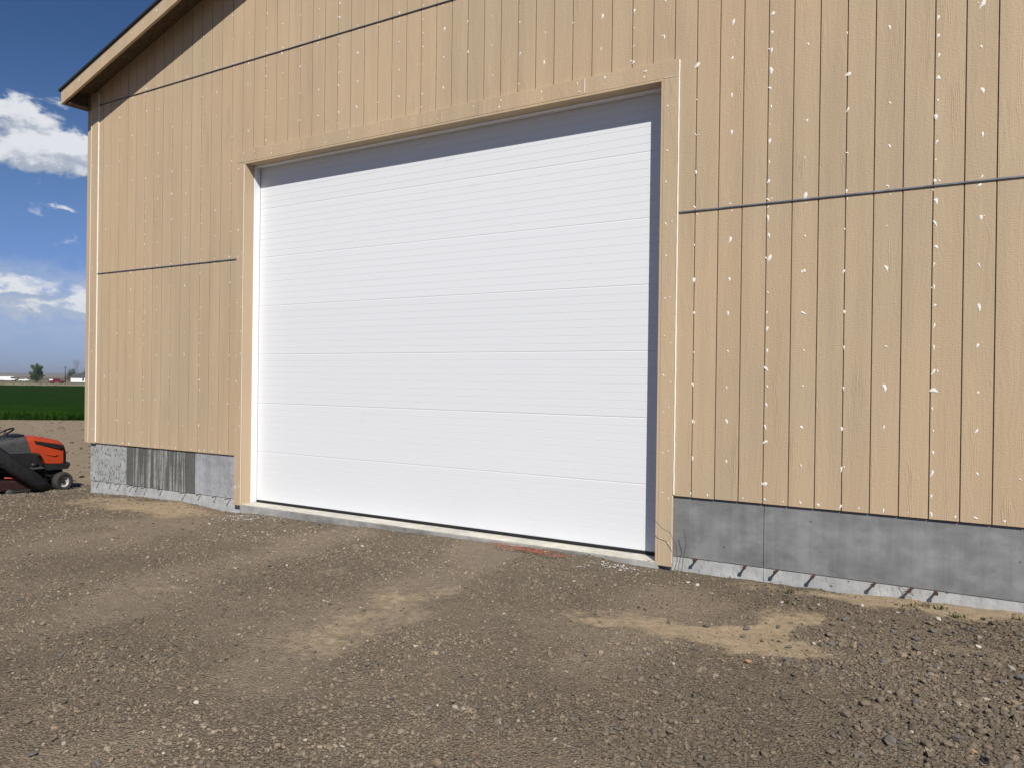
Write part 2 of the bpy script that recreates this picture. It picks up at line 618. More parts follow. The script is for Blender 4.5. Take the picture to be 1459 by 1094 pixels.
# bare sandy patches of the yard: centre, radii, turn, strength
PATCH = [(-0.66, -2.62, 0.28, 0.95, 0.20, 0.74), (-6.45, -0.50, 1.05, 0.42, 0.10, 1.1), (1.36, -1.66, 0.72, 0.17, 0.16, 1.15),
         (1.68, -1.08, 0.14, 0.40, 0.0, 1.1), (2.35, -0.14, 1.15, 0.17, 0.03, 1.15), (4.2, -0.10, 1.2, 0.2, 0.0, 1.0),
         (-2.45, -2.4, 0.24, 0.6, 0.26, 0.26), (-1.9, -1.90, 0.34, 0.14, 0.1, 0.34)]


def sand(x, y):
    wx = x + (fbm(x / 0.30, y / 0.30, 31, 4) - 0.5) * 0.60
    wy = y + (fbm(x / 0.30, y / 0.30, 41, 4) - 0.5) * 0.45
    s = np.zeros_like(np.asarray(x, float))
    for (cx, cy, rx, ry, a, w) in PATCH:
        dx, dy = wx - cx, wy - cy
        u = (dx * math.cos(a) + dy * math.sin(a)) / rx
        v = (-dx * math.sin(a) + dy * math.cos(a)) / ry
        q = np.sqrt(u * u + v * v)
        s = np.maximum(s, w * np.clip(1.55 - q, 0, 1) ** 0.8 if w > 0.9 else w * np.clip(1.6 - q, 0, 1))
    s = s + (fbm(x / 0.5, y / 0.5, 51, 5) - 0.58) * 1.15
    return np.clip(s, 0, 1)


def dust(x, y):
    """packed dusty wheel tracks and worn areas of the yard"""
    wx = x + (fbm(x / 0.5, y / 0.5, 33, 3) - 0.5) * 0.45
    t = wx + 0.26 * y
    band = np.exp(-((t + 1.40) / 0.36) ** 4) + np.exp(-((t + 3.20) / 0.38) ** 4) + 0.8 * np.exp(-((t + 5.3) / 0.45) ** 4) + 0.5 * np.exp(-((t - 0.5) / 0.35) ** 4)
    d = band * (0.25 + 1.0 * fbm(x / 0.5, y / 1.3, 57, 4)) + (fbm(x / 1.1, y / 1.1, 81, 4) - 0.50) * 1.9
    return np.clip(d, 0, 1)


def open_soil(x, y):
    """0 on the gravel yard, 1 on the bare tan soil beyond it"""
    q = -x - 10.6 + (fbm(x / 1.6, y / 1.6, 61, 3) - 0.5) * 2.2 - np.clip(-y - 0.5, 0, 6) * 0.25
    return np.clip(q / 2.2, 0, 1)


def ground_mat():
    m, h, b = new_mat('yard_ground')
    geo = h.node('ShaderNodeNewGeometry')
    p = geo.outputs['Position']
    a1 = h.node('ShaderNodeAttribute', attribute_name='sand').outputs['Fac']
    a2 = h.node('ShaderNodeAttribute', attribute_name='soil').outputs['Fac']
    a3 = h.node('ShaderNodeAttribute', attribute_name='dust').outputs['Fac']
    n1 = h.noise(p, 2.2, 5.0, 0.6)
    n2 = h.noise(p, 16.0, 4.0, 0.65)
    n3 = h.noise(p, 95.0, 3.0, 0.65)
    vs = h.node('ShaderNodeTexVoronoi', feature='F1')
    h.put(vs.inputs['Vector'], h.vmath('ADD', p, h.combine(h.math('MULTIPLY', n3, 0.01), h.math('MULTIPLY', n2, 0.02), 0.0)))
    vs.inputs['Scale'].default_value = 62.0
    cell = h.separate(vs.outputs['Color'])[0]
    grav = h.mix(h.ramp(cell, 0.05, 0.95), (0.115, 0.092, 0.066), (0.230, 0.188, 0.138))
    grav = h.mix(h.ramp(n1, 0.3, 0.7), grav, (0.212, 0.167, 0.117))
    grav = h.mix(h.math('MULTIPLY', h.ramp(vs.outputs['Distance'], 0.35, 0.8), 0.6), grav, (0.092, 0.074, 0.056))
    sandc = h.mix(h.ramp(n2, 0.3, 0.72), (0.300, 0.228, 0.146), (0.395, 0.308, 0.205))
    soilc = h.mix(h.ramp(n1, 0.3, 0.7), (0.285, 0.218, 0.145), (0.360, 0.282, 0.192))
    soilc = h.mix(h.math('MULTIPLY', h.ramp(n2, 0.55, 0.75), 0.5), soilc, (0.125, 0.100, 0.062))
    fs = h.ramp(h.math('ADD', a1, h.math('MULTIPLY', h.math('SUBTRACT', n2, 0.5), 1.1)), 0.12, 0.95)
    dusty = h.mix(h.ramp(n2, 0.3, 0.7), (0.215, 0.170, 0.122), (0.270, 0.216, 0.158))
    grav = h.mix(h.math('MULTIPLY', h.ramp(h.math('ADD', a3, h.math('MULTIPLY', h.math('SUBTRACT', n2, 0.5), 0.7)), 0.1, 0.9), 0.9), grav, dusty)
    c = h.mix(fs, grav, sandc)
    c = h.mix(h.ramp(h.math('ADD', a2, h.math('MULTIPLY', h.math('SUBTRACT', n2, 0.5), 0.6)), 0.25, 0.8), c, soilc)
    f = h.ramp(n3, 0.25, 0.75, 0.80, 1.18)
    c = h.mix(1.0, c, h.combine(f, f, f), 'MULTIPLY')
    # far country beyond the fields: dry grass
    far = h.ramp(h.math('MULTIPLY', h.separate(p)[0], -1.0), 120.0, 175.0)
    nf = h.noise(p, 0.035, 5.0, 0.6)
    dry = h.mix(h.ramp(nf, 0.35, 0.65), (0.225, 0.180, 0.120), (0.160, 0.150, 0.085))
    c = h.mix(far, c, dry)
    h.put(b.inputs['Base Color'], c)
    b.inputs['Roughness'].default_value = 0.95
    b.inputs['Specular IOR Level'].default_value = 0.15
    hg = h.math('ADD', h.math('MULTIPLY', h.math('SUBTRACT', 1.0, vs.outputs['Distance']), h.math('MULTIPLY_ADD', fs, -0.75, 0.9)), h.math('ADD', h.math('MULTIPLY', n3, 0.5), h.math('MULTIPLY', n2, 0.7)))
    h.put(b.inputs['Normal'], h.bump(hg, 1.0, 0.014))
    return m


def axis(lo, hi, a, b, step):
    """fine steps between a and b, growing steps out to lo and hi"""
    core = list(np.arange(a, b + step * 0.5, step))
    left, s, x = [], step, a
    while x > lo:
        s *= 1.22
        x -= s
        left.append(max(x, lo))
    right, s, x = [], step, core[-1]
    while x < hi:
        s *= 1.22
        x += s
        right.append(min(x, hi))
    return np.array(left[::-1] + core + right)


gx = axis(-9000, 9000, -9.5, 4.6, 0.032)
gy = axis(-9000, 9000, -6.2, 0.3, 0.032)
GX, GY = np.meshgrid(gx, gy)
GZ = terrain(GX, GY)
nx, ny = len(gx), len(gy)
idx = np.arange(nx * ny).reshape(ny, nx)
F = np.stack([idx[:-1, :-1], idx[:-1, 1:], idx[1:, 1:], idx[1:, :-1]], -1).reshape(-1, 4)
gsand = sand(GX, GY) * ((GX > -12) & (GX < 9) & (GY > -9) & (GY < 4))
me = np_mesh('ground', np.stack([GX, GY, GZ], -1).reshape(-1, 3), F, ground_mat(), True,
             {'sand': ('FLOAT', gsand.ravel()), 'soil': ('FLOAT', open_soil(GX, GY).ravel()), 'dust': ('FLOAT', dust(GX, GY).ravel())})
tag(link_mesh('ground', me), 'brown gravel yard with sandy patches running out to the open land', kind='structure')

# ------------------------------------------------------------------ the barn
ZB = 0.63                      # bottom edge of the siding
P4 = 1.2192
PW = P4 / 6.0                  # one plank of a sheet
Z1 = ZB + 2.447                # lower flashing
Z2 = Z1 + 2.438                # upper flashing
XL, XR = -8.600, 3.700         # corners
XC = (XL + XR) / 2
DEPTH = 18.3
DL, DR = -5.180, 0.300         # clear door opening
HEADZ = 4.235
SLOPE = 0.315


def soffit_z(x):
    return 5.481 + 0.172 + SLOPE * ((x if x < XC else 2 * XC - x) + 8.765)


barn = tag(empty('barn', (XC, 0, 0)), 'tan board sided barn with white overhead door on a concrete stem wall', 'barn')


def bpart(mb, name, mat, parent=None, recalc=True):
    """a part of the barn built in world coordinates"""
    o = mb.build(name, mat, None, None, recalc)
    o.parent = parent or barn
    if parent is None:
        o.location = (-XC, 0, 0)
    return o


# planks: a proud board with eased edges; alike boards share one mesh
PLANK_MESH = {}
GAP = 0.0085


def plank_mesh(hl, hr, key=None):
    """height at the left and at the right edge"""
    k = (round(hl, 4), round(hr, 4))
    if k in PLANK_MESH:
        return PLANK_MESH[k]
    w, e, t = PW - GAP, 0.0022, 0.0098
    x0, x1 = 0.0, w
    v = [(x0 + e, 0, 0), (x1 - e, 0, 0), (x1 - e, 0, hr), (x0 + e, 0, hl),
         (x0, e, 0), (x1, e, 0), (x1, e, hr), (x0, e, hl),
         (x0, t, 0), (x1, t, 0), (x1, t, hr), (x0, t, hl)]
    f = [(0, 1, 2, 3), (4, 0, 3, 7), (1, 5, 6, 2), (8, 4, 7, 11), (5, 9, 10, 6), (0, 4, 8, 9, 5, 1), (3, 2, 6, 10, 11, 7)]
    me = MB().add(v, f).mesh('plank')
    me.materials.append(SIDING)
    me.materials.append(GROOVE_SHADE)
    for p_ in me.polygons:                       # groove sides coloured darker, in place of shade
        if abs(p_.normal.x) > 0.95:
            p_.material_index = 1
    PLANK_MESH[k] = me
    return me


def siding_sheet(k, row):
    x0 = k * P4
    todo = []
    for j in range(6):
        a, bx = x0 + j * PW, x0 + (j + 1) * PW
        if bx < XL + 0.05 or a > XR - 0.05:
            continue
        if row == 0:
            if bx > DL - 0.155 + 0.06 and a < DR + 0.10:
                continue
            zl = zr = Z1 - 0.004
            zb = ZB + random.uniform(-0.0015, 0.0015)
        elif row == 1:
            zb = Z1 + 0.008
            if bx > DL - 0.10 and a < DR + 0.10:
                zb = HEADZ + 0.09
            zl = zr = Z2 - 0.004
        else:
            zb = Z2 + 0.008
            if a < XC < bx:
                zl = zr = soffit_z(min(a, 2 * XC - bx)) - 0.002
            else:
                zl, zr = soffit_z(a) - 0.002, soffit_z(bx) - 0.002
            if min(zl, zr) < zb + 0.02:
                continue
        if row < 2:
            zl, zr = min(zl, soffit_z(a) - 0.002), min(zr, soffit_z(bx) - 0.002)
        todo.append((a, zb, zl, zr))
    if not todo:
        return
    mb = MB()
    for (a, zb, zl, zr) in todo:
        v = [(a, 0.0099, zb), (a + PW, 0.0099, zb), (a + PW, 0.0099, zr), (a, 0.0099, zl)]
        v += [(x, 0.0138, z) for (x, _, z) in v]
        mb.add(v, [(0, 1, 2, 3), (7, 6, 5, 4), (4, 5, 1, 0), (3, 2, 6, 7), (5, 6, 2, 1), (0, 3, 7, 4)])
    sheet = bpart(mb, 'siding_panel', GROOVE_SHADE, recalc=False)  # groove bottoms take the same shade colour
    tone = random.uniform(0.972, 1.03)
    for (a, zb, zl, zr) in todo:
        o = bpy.data.objects.new('plank', plank_mesh(zl - zb, zr - zb))
        COL.objects.link(o)
        o.parent = sheet
        o.color = (tone, tone, tone, 1.0)
        o.location = (a + GAP / 2, random.uniform(-0.0006, 0.0004), zb)
    return sheet


for k in range(-8, 4):
    for row in range(3):
        siding_sheet(k, row)

# sheathing behind the siding (with the door opening), side and back walls
mb = MB()
mb.box(XL + 0.02, DL - 0.02, 0.030, 0.16, ZB + 0.012, 5.60)
mb.box(DR + 0.02, XR - 0.02, 0.030, 0.16, ZB + 0.012, 5.60)
mb.box(DL - 0.019, DR + 0.019, 0.022, 0.16, HEADZ + 0.02, 5.60)
mb.prism([(XL + 0.03, 5.60), (XR - 0.03, 5.60), (XC, soffit_z(XC) - 0.03)], 'y', 0.024, 0.16)
bpart(mb, 'sheathing', STUD)
bpart(MB().box(XL, XL + 0.018, 0.14, DEPTH, ZB, 5.66), 'side_wall', SIDING)
bpart(MB().box(XR - 0.018, XR, 0.14, DEPTH, ZB, 5.66), 'side_wall', SIDING)
mb = MB()
mb.prism([(XL + 0.02, ZB), (XR - 0.02, ZB), (XR - 0.02, 5.64), (XC, soffit_z(XC) - 0.02), (XL + 0.02, 5.64)], 'y', DEPTH - 0.02, DEPTH)
bpart(mb, 'back_wall', SIDING)

# flashing over each row of sheets
def flashing(xa, xb, z):
    mb = MB()
    prof = [(0.0060, z + 0.012), (-0.0030, z + 0.0085), (-0.0105, z + 0.0045), (-0.0118, z - 0.004), (-0.0100, z - 0.004), (-0.0088, z + 0.002), (0.0060, z + 0.002)]
    mb.prism(prof, 'x', xa, xb)
    return bpart(mb, 'flashing', FLASH)


flashing(XL + 0.165, DL - 0.158, Z1)
flashing(DR + 0.172, XR - 0.165, Z1)
flashing(XL + 0.165, -6.10, Z2)
flashing(-6.097, -3.05, Z2 + 0.001)
flashing(-3.047, 0.62, Z2)
flashing(0.623, XR - 0.165, Z2)

# corner boards
ZC = soffit_z(XL + 0.05)
bpart(MB().box(XL, XL + 0.160, -0.021, 0.009, ZB - 0.006, ZC - 0.01, 0.002), 'corner_board', TRIM)
bpart(MB().box(XL - 0.021, XL - 0.001, -0.019, 0.16, ZB - 0.010, ZC - 0.02, 0.002), 'corner_board', TRIM)
bpart(MB().box(XR - 0.160, XR, -0.021, 0.009, ZB - 0.006, ZC - 0.01, 0.002), 'corner_board', TRIM)

# door casing: side boards, a head in two lengths, jamb returns behind them
TF = -0.031
bpart(MB().box(DL - 0.150, DL - 0.023, TF, 0.008, 0.022, HEADZ + 0.020, 0.0025), 'door_casing', TRIM)
bpart(MB().box(DR + 0.023, DR + 0.150, TF, 0.008, 0.014, HEADZ + 0.020, 0.0025), 'door_casing', TRIM)
bpart(MB().box(DL - 0.150, -0.462, TF - 0.001, 0.008, HEADZ + 0.023, HEADZ + 0.170, 0.0025), 'head_casing', TRIM)
bpart(MB().box(-0.455, DR + 0.152, TF, 0.008, HEADZ + 0.022, HEADZ + 0.170, 0.0025), 'head_casing', TRIM)
bpart(MB().box(DL - 0.021, DL, TF - 0.002, 0.102, 0.030, HEADZ - 0.001, 0.0015), 'door_jamb', TRIM)
bpart(MB().box(DR, DR + 0.021, TF - 0.002, 0.102, 0.030, HEADZ - 0.001, 0.0015), 'door_jamb', TRIM)
bpart(MB().box(DL - 0.021, DR + 0.021, TF - 0.002, 0.102, HEADZ, HEADZ + 0.020, 0.0015), 'door_jamb', TRIM)
# white weather stops against the door
bpart(MB().box(DL - 0.021, DL + 0.004, 0.104, 0.199, 0.044, HEADZ - 0.004, 0.003), 'door_stop', VINYL)
bpart(MB().box(DR - 0.004, DR + 0.021, 0.104, 0.199, 0.044, HEADZ - 0.004, 0.003), 'door_stop', VINYL)
bpart(MB().box(DL + 0.005, DR - 0.005, 0.104, 0.199, HEADZ - 0.012, HEADZ + 0.02, 0.003), 'door_stop', VINYL)


def bead(p0, p1, w, proud=0.004, name='caulk_bead'):
    """an uneven run of white caulk between two points on the wall face"""
    p0, p1 = Vector(p0), Vector(p1)
    d = p1 - p0
    n = max(2, int(d.length / 0.07))
    t = d.normalized()
    s = t.cross(Vector((0, -1, 0))).normalized()
    v, f = [], []
    for i in range(n + 1):
        c = p0 + d * (i / n)
        ww = w * (0.82 + 0.34 * random.random())
        sh = (random.random() - 0.5) * w * 0.18
        v += [c + s * (sh - ww / 2), c + s * sh + Vector((0, -proud, 0)), c + s * (sh + ww / 2)]
    for i in range(n):
        a = i * 3
        f += [(a, a + 3, a + 4, a + 1), (a + 1, a + 4, a + 5, a + 2)]
    return bpart(MB().add(v, f), name, CAULK)


bead((XL + 0.164, -0.002, ZB + 0.01), (XL + 0.164, -0.002, ZC - 0.05), 0.013, 0.012)
bead((XL - 0.001, -0.0215, ZB + 0.01), (XL - 0.001, -0.0215, ZC - 0.05), 0.007, 0.003)
bead((DL - 0.022, TF - 0.001, 0.04), (DL - 0.022, TF - 0.001, HEADZ - 0.01), 0.0085, 0.004)
bead((DR + 0.155, -0.004, ZB + 0.01), (DR + 0.155, -0.004, HEADZ + 0.165), 0.012, 0.018)
bead((DR + 0.1515, TF + 0.004, 0.05), (DR + 0.1515, TF + 0.004, ZB), 0.004, 0.002)
bead((-0.4585, TF - 0.001, HEADZ + 0.03), (-0.4585, TF - 0.001, HEADZ + 0.165), 0.007, 0.003)
bead((DR + 0.03, TF - 0.001, HEADZ + 0.0215), (DR + 0.150, TF - 0.001, HEADZ + 0.0215), 0.006, 0.003)
bead((DL - 0.14, -0.006, HEADZ + 0.172), (DR + 0.15, -0.006, HEADZ + 0.172), 0.004, 0.003)

# dabs of white filler over the nail heads
def dabs():
    V, F = [], []

    def dab(x, z, y=-0.0006, size=1.0):
        size = size * min(1.5, max(0.5, random.lognormvariate(0.0, 0.30)))
        L = random.uniform(0.009, 0.020) * size
        Wd = random.uniform(0.0045, 0.0090) * size
        a = random.gauss(PI / 2, 0.45) if random.random() < 0.8 else random.uniform(0, PI)
        ca, sa = math.cos(a), math.sin(a)
        b = len(V)
        n = 8
        V.append((x, y - 0.0030, z))
        ph = random.random()
        for i in range(n):
            t = 2 * PI * i / n
            rr = random.uniform(0.7, 1.15)
            uu, vv = L * math.cos(t) * rr, Wd * math.sin(t) * rr * (1.0 + 0.5 * math.cos(t + ph))
            V.append((x + uu * ca - vv * sa, y, z + uu * sa + vv * ca))
        for i in range(n):
            F.append((b, b + 1 + (i + 1) % n, b + 1 + i))

    rows = [(ZB, Z1), (Z1, Z2), (Z2, 9.0)]
    for c in range(-28, 13):
        xc = c * P4 / 4
        if xc < XL + 0.2 or xc > XR - 0.2:
            continue
        seam = (c % 4 == 0)
        step = P4 / 8 if seam else P4 / 4
        for ri, (za, zb) in enumerate(rows):
            z = za + 0.032
            while z < zb - 0.02:
                zz = z + random.uniform(-0.02, 0.02) * (1 if z > za + 0.05 else 0.2)
                x = xc + (0.019 if seam else 0.0) + random.uniform(-0.008, 0.008)
                z += step
                if ri == 0 and DL - 0.17 < x < DR + 0.17:
                    continue
                if ri == 1 and DL - 0.17 < x < DR + 0.17 and zz < HEADZ + 0.19:
                    continue
                if zz > soffit_z(x) - 0.03:
                    break
                if random.random() < 0.10:
                    continue
                s = 0.8 if x < -4 else (1.0 if x < -0.5 else 1.28)
                dab(x, zz, -0.0012, s)
                if random.random() < 0.18:
                    dab(x + random.choice((-1, 1)) * random.uniform(0.012, 0.03), zz + random.uniform(-0.01, 0.02), -0.0012, 0.6 * s)
            if zb < 8 and not (ri == 0 and DL - 0.17 < xc < DR + 0.17):
                dab(xc + random.uniform(-0.02, 0.02), zb - 0.03, -0.0012, 0.85)
        # extra bottom-edge nails between the studs
        if not DL - 0.3 < xc + 0.15 < DR + 0.2 and xc + 0.15 < XR - 0.2:
            dab(xc + 0.15 + random.uniform(-0.03, 0.03), ZB + 0.03, -0.0012, 0.9)
    # casing and corner boards
    for (xa, xb) in ((DL - 0.125, DL - 0.06), (DR + 0.055, DR + 0.112)):
        z = 0.25
        while z < HEADZ - 0.02:
            dab(xa + random.uniform(-.008, .008), z + random.uniform(-.03, .03), TF - 0.0012, 0.75)
            if random.random() < 0.85:
                dab(xb + random.uniform(-.008, .008), z + random.uniform(-.05, .05), TF - 0.0012, 0.65)
            z += random.uniform(0.27, 0.40)
    x = DL - 0.06
    while x < DR + 0.12:
        dab(x, HEADZ + 0.062 + random.uniform(-.008, .008), TF - 0.0024, 0.75)
        dab(x + random.uniform(-.02, .02), HEADZ + 0.125 + random.uniform(-.008, .008), TF - 0.0024, 0.75)
        x += random.uniform(0.22, 0.55)
    for z in np.arange(0.75, ZC - 0.1, 0.3):
        dab(XL + 0.05 + random.uniform(-.02, .02), z, -0.0222, 0.65)
        if random.random() < 0.6:
            dab(XL + 0.115 + random.uniform(-.02, .02), z + random.uniform(-.1, .1), -0.0222, 0.6)
    # rake board
    x = XL
    while x < XR:
        dab(x, 5.481 + SLOPE * ((x if x < XC else 2 * XC - x) + 8.765) + 0.11, -0.3822, 0.8)
        x += random.uniform(0.25, 0.5)
    o = bpart(MB().add(V, F), 'caulk_dabs', CAULK, recalc=False)
    tag(o, kind='stuff')


dabs()

# overhead door: seven ribbed sections and a rubber seal
SEC = 0.606
D0 = 0.074


def section_mesh():
    ribs = 8
    rh = (SEC - 0.006) / ribs
    prof = []
    zz = 0.0
    prof.append((0.0020, 0.0))
    for i in range(ribs):
        a, b2 = zz + (0.0 if i else 0.003), zz + rh
        prof.append((0.0, a + 0.0025))
        if i < ribs - 1:
            prof.append((0.0, b2 - 0.0022))
            prof.append((0.0021, b2))
        else:
            prof.append((0.0, b2 - 0.0024))
            prof.append((0.0020, b2 + 0.0004))
        zz = b2
    prof.append((0.0026, zz + 0.0052))
    prof.append((0.042, zz + 0.0052))
    prof.append((0.042, 0.0))
    mb = MB()
    mb.prism(prof, 'x', DL + 0.006, DR - 0.006)
    me = mb.mesh('door_section')
    me.materials.append(DOORW)
    return me


door = bpart(MB().box(DL + 0.008, DR - 0.008, 0.246, 0.262, D0, D0 + SEC * 7), 'overhead_door', VINYL)
sm = section_mesh()
for i in range(7):
    o = bpy.data.objects.new('door_section', sm)
    COL.objects.link(o)
    o.parent = door
    o.location = (0, 0.2005 + random.uniform(-0.0006, 0.0006), D0 + i * SEC)
mb = MB()
mb.prism([(0.196, D0 - 0.001), (0.240, D0 - 0.001), (0.246, 0.047), (0.236, 0.041), (0.200, 0.041), (0.190, 0.049)], 'x', DL + 0.007, DR - 0.007, 0.002)
o = mb.build('bottom_seal', RUBBER)
o.parent = door

# concrete: floor slab nose, stem wall panels, footing strips with form ties
bpart(MB().box(DL - 0.026, DR + 0.026, -0.036, DEPTH - 0.5, -0.45, 0.033, 0.006), 'floor_slab', SLAB)
bpart(MB().box(DL - 0.024, DR + 0.024, -0.030, 1.2, 0.0335, 0.042, 0.003), 'door_sill', SLAB_TOP)


def stem(xa, xb, mat, za=0.095):
    return bpart(MB().box(xa, xb, 0.0215, 0.20, za, ZB + 0.005, 0.0018), 'foundation_panel', mat)


def footing(xa, xb, zt):
    return bpart(MB().box(xa, xb, 0.0285, 0.20, -0.55, zt, 0.0018), 'footing', CONC_FOOT)


fl = [stem(XL, -7.702, CONC_HOLES, 0.080), stem(-7.699, -6.172, CONC_STREAK, 0.080), stem(-6.169, DL - 0.03, CONC_SMOOTH, 0.084)]
fr = [stem(DR + 0.03, 1.2250, CONC, 0.104), stem(1.2305, XR, CONC, 0.104)]
gl = [footing(XL + 0.004, -6.171, 0.0785), footing(-6.168, DL - 0.03, 0.0825)]
gr = [footing(DR + 0.03, 1.2255, 0.1025), footing(1.2290, XR - 0.004, 0.1025)]
bpart(MB().box(XL + 0.001, XL + 0.2, 0.202, DEPTH - 0.2, -1.0, ZB - 0.002), 'foundation_panel', CONC_SMOOTH)
bpart(MB().box(XR - 0.2, XR - 0.001, 0.202, DEPTH - 0.2, -1.0, ZB - 0.002), 'foundation_panel', CONC_SMOOTH)


def form_tie(x, z, strip, w, ln):
    """a broken-off flat form tie sticking out of the seam"""
    mb = MB()
    a = random.uniform(-0.25, 0.25)
    dx = math.sin(a)
    pts = [(0.0, 0.035, 0.0), (dx * ln * 0.5, 0.022 - ln * 0.5, -0.003), (dx * ln, 0.022 - ln, random.uniform(-0.012, 0.004))]
    v, f = [], []
    for i, (px, py, pz) in enumerate(pts):
        ww = w * (1.1, 0.8, 1.3)[i]
        v += [(px - ww, py, pz - w * .7), (px + ww, py, pz - w * .7), (px + ww, py, pz + w * .7), (px - ww, py, pz + w * .7)]
    for i in range(2):
        b = i * 4
        for k in range(4):
            f.append((b + k, b + (k + 1) % 4, b + 4 + (k + 1) % 4, b + 4 + k))
    f += [(3, 2, 1, 0), (8, 9, 10, 11)]
    mb.add(v, f)
    mb.box(pts[2][0] - w * 1.5, pts[2][0] + w * 1.5, pts[2][1] - 0.006, pts[2][1] + 0.006, pts[2][2] - w * 1.5, pts[2][2] + w, 0.001)
    o = mb.build('form_tie', RUST, strip, (x, 0, z))
    return o


for x in (-8.359, -8.074, -7.843, -7.563, -7.425, -7.214, -6.872, -6.356):
    form_tie(x, 0.080, gl[0], 0.005, random.uniform(0.055, 0.085))
for x in (-6.05, -5.738, -5.456):
    form_tie(x, 0.084, gl[1], 0.005, random.uniform(0.055, 0.075))
for x in (0.657, 1.081):
    form_tie(x, 0.101, gr[0], 0.0085, random.uniform(0.058, 0.072))
for x in (1.345, 1.631, 2.08, 2.338, 2.498, 3.18):
    form_tie(x, 0.101, gr[1], 0.0085, random.uniform(0.055, 0.072))

# roof: rake boards, eave boards, soffit boards, roof slopes
YF = -0.381


def rake_line(x):
    return 5.481 + SLOPE * (x + 8.765)


EX = 0.165
for s in (-1, 1):
    xe = XL - EX if s < 0 else XR + EX
    zb0, zb1 = rake_line(XL - EX), rake_line(XC)
    mb = MB()
    xm = XC - 0.001 * -s * -1
    prof = [(xe, zb0), (XC + s * 0.001, zb1), (XC + s * 0.001, zb1 + 0.19), (xe, zb0 + 0.19)]
    mb.prism(prof, 'y', YF, YF + 0.038, 0.0015)
    bpart(mb, 'rake_board', TRIM)
    # boards of the overhang: short sheets laid on lookouts
    n = 6
    for i in range(n):
        xa = xe + (XC - xe) * i / n
        xb = xe + (XC - xe) * (i + 1) / n - s * -1 * 0.003
        f = lambda x: rake_line(x if x < XC else 2 * XC - x)
        mb = MB()
        mb.prism([(xa, f(xa) + 0.173), (xb, f(xb) + 0.173), (xb, f(xb) + 0.188), (xa, f(xa) + 0.188)], 'y', YF + 0.039, 0.30)
        bpart(mb, 'soffit_board', OSB)
    mb = MB()
    mb.prism([(xe + s * 0.03, zb0 + 0.190 - 0.03 * SLOPE), (XC, zb1 + 0.192), (XC, zb1 + 0.222), (xe + s * 0.03, zb0 + 0.220 - 0.03 * SLOPE)], 'y', YF - 0.025, DEPTH + 0.4)
    bpart(mb, 'roof_slope', ROOF)
    mb = MB()
    xi = xe - s * 0.03
    mb.box(min(xe, xi), max(xe, xi), YF + 0.040, DEPTH + 0.35, zb0 + 0.003, zb0 + 0.165)
    bpart(mb, 'eave_board', OSB)
    mb = MB()
    mb.box(min(xe - s * 0.031, XL if s < 0 else XR), max(xe - s * 0.031, XL if s < 0 else XR), YF + 0.042, DEPTH + 0.34, zb0 + 0.001, zb0 + 0.016)
    bpart(mb, 'soffit_board', OSB)


# ------------------------------------------------------------------ gravel: every stone real, one mass
def stone_protos(n, sub, seed):
    r = random.Random(seed)
    out = []
    for i in range(n):
        bm = bmesh.new()
        if sub:
            bmesh.ops.create_icosphere(bm, subdivisions=1, radius=1.0)
        else:
            bmesh.ops.create_cube(bm, size=1.15)
            bmesh.ops.triangulate(bm, faces=list(bm.faces))
        ax = (1.0, r.uniform(0.62, 0.95), r.uniform(0.42, 0.72))
        cuts = [(Vector((r.gauss(0, 1), r.gauss(0, 1), r.gauss(0, 1))).normalized(), r.uniform(0.45, 0.8)) for _ in range(5)]
        for v in bm.verts:
            p = v.co * r.uniform(0.86, 1.16)
            for nrm, d in cuts:
                k = p.dot(nrm)
                if k > d:
                    p = p - nrm * (k - d) * 0.92
            v.co = Vector((p.x * ax[0], p.y * ax[1], p.z * ax[2]))
        bm.verts.index_update()
        V = np.array([v.co[:] for v in bm.verts])
        F = np.array([[q.index for q in f.verts] for f in bm.faces])
        bm.free()
        out.append((V, F))
    return out


PRO_HI = stone_protos(9, True, 5)
PRO_LO = stone_protos(6, False, 6)
STONE_COLS = np.array([(0.200, 0.165, 0.125), (0.158, 0.133, 0.104), (0.255, 0.212, 0.160), (0.120, 0.103, 0.086),
                       (0.178, 0.160, 0.138), (0.250, 0.195, 0.140), (0.205, 0.150, 0.105), (0.42, 0.39, 0.34), (0.100, 0.092, 0.086)])
STONE_COLS = STONE_COLS * np.array([1.03, 1.0, 0.94])
STONE_P = np.array([0.27, 0.22, 0.17, 0.11, 0.08, 0.07, 0.04, 0.012, 0.028])
STONE_P = STONE_P / STONE_P.sum()


def stone_mat():
    m, h, b = new_mat('gravel_stone')
    c = h.node('ShaderNodeAttribute', attribute_name='col').outputs['Color']
    geo = h.node('ShaderNodeNewGeometry')
    n = h.noise(geo.outputs['Position'], 130.0, 3.0, 0.6)
    f = h.ramp(n, 0.25, 0.75, 0.84, 1.15)
    dust = h.ramp(h.separate(geo.outputs['Normal'])[2], 0.2, 0.95, 0.0, 0.28)
    c = h.mix(dust, c, (0.205, 0.168, 0.126))
    h.put(b.inputs['Base Color'], h.mix(1.0, c, h.combine(f, f, f), 'MULTIPLY'))
    b.inputs['Roughness'].default_value = 0.9
    b.inputs['Specular IOR Level'].default_value = 0.2
    return m


STONE = stone_mat()
fwd2 = np.array([fw.x, fw.y]) / math.hypot(fw.x, fw.y)
rt2 = np.array([fwd2[1], -fwd2[0]])


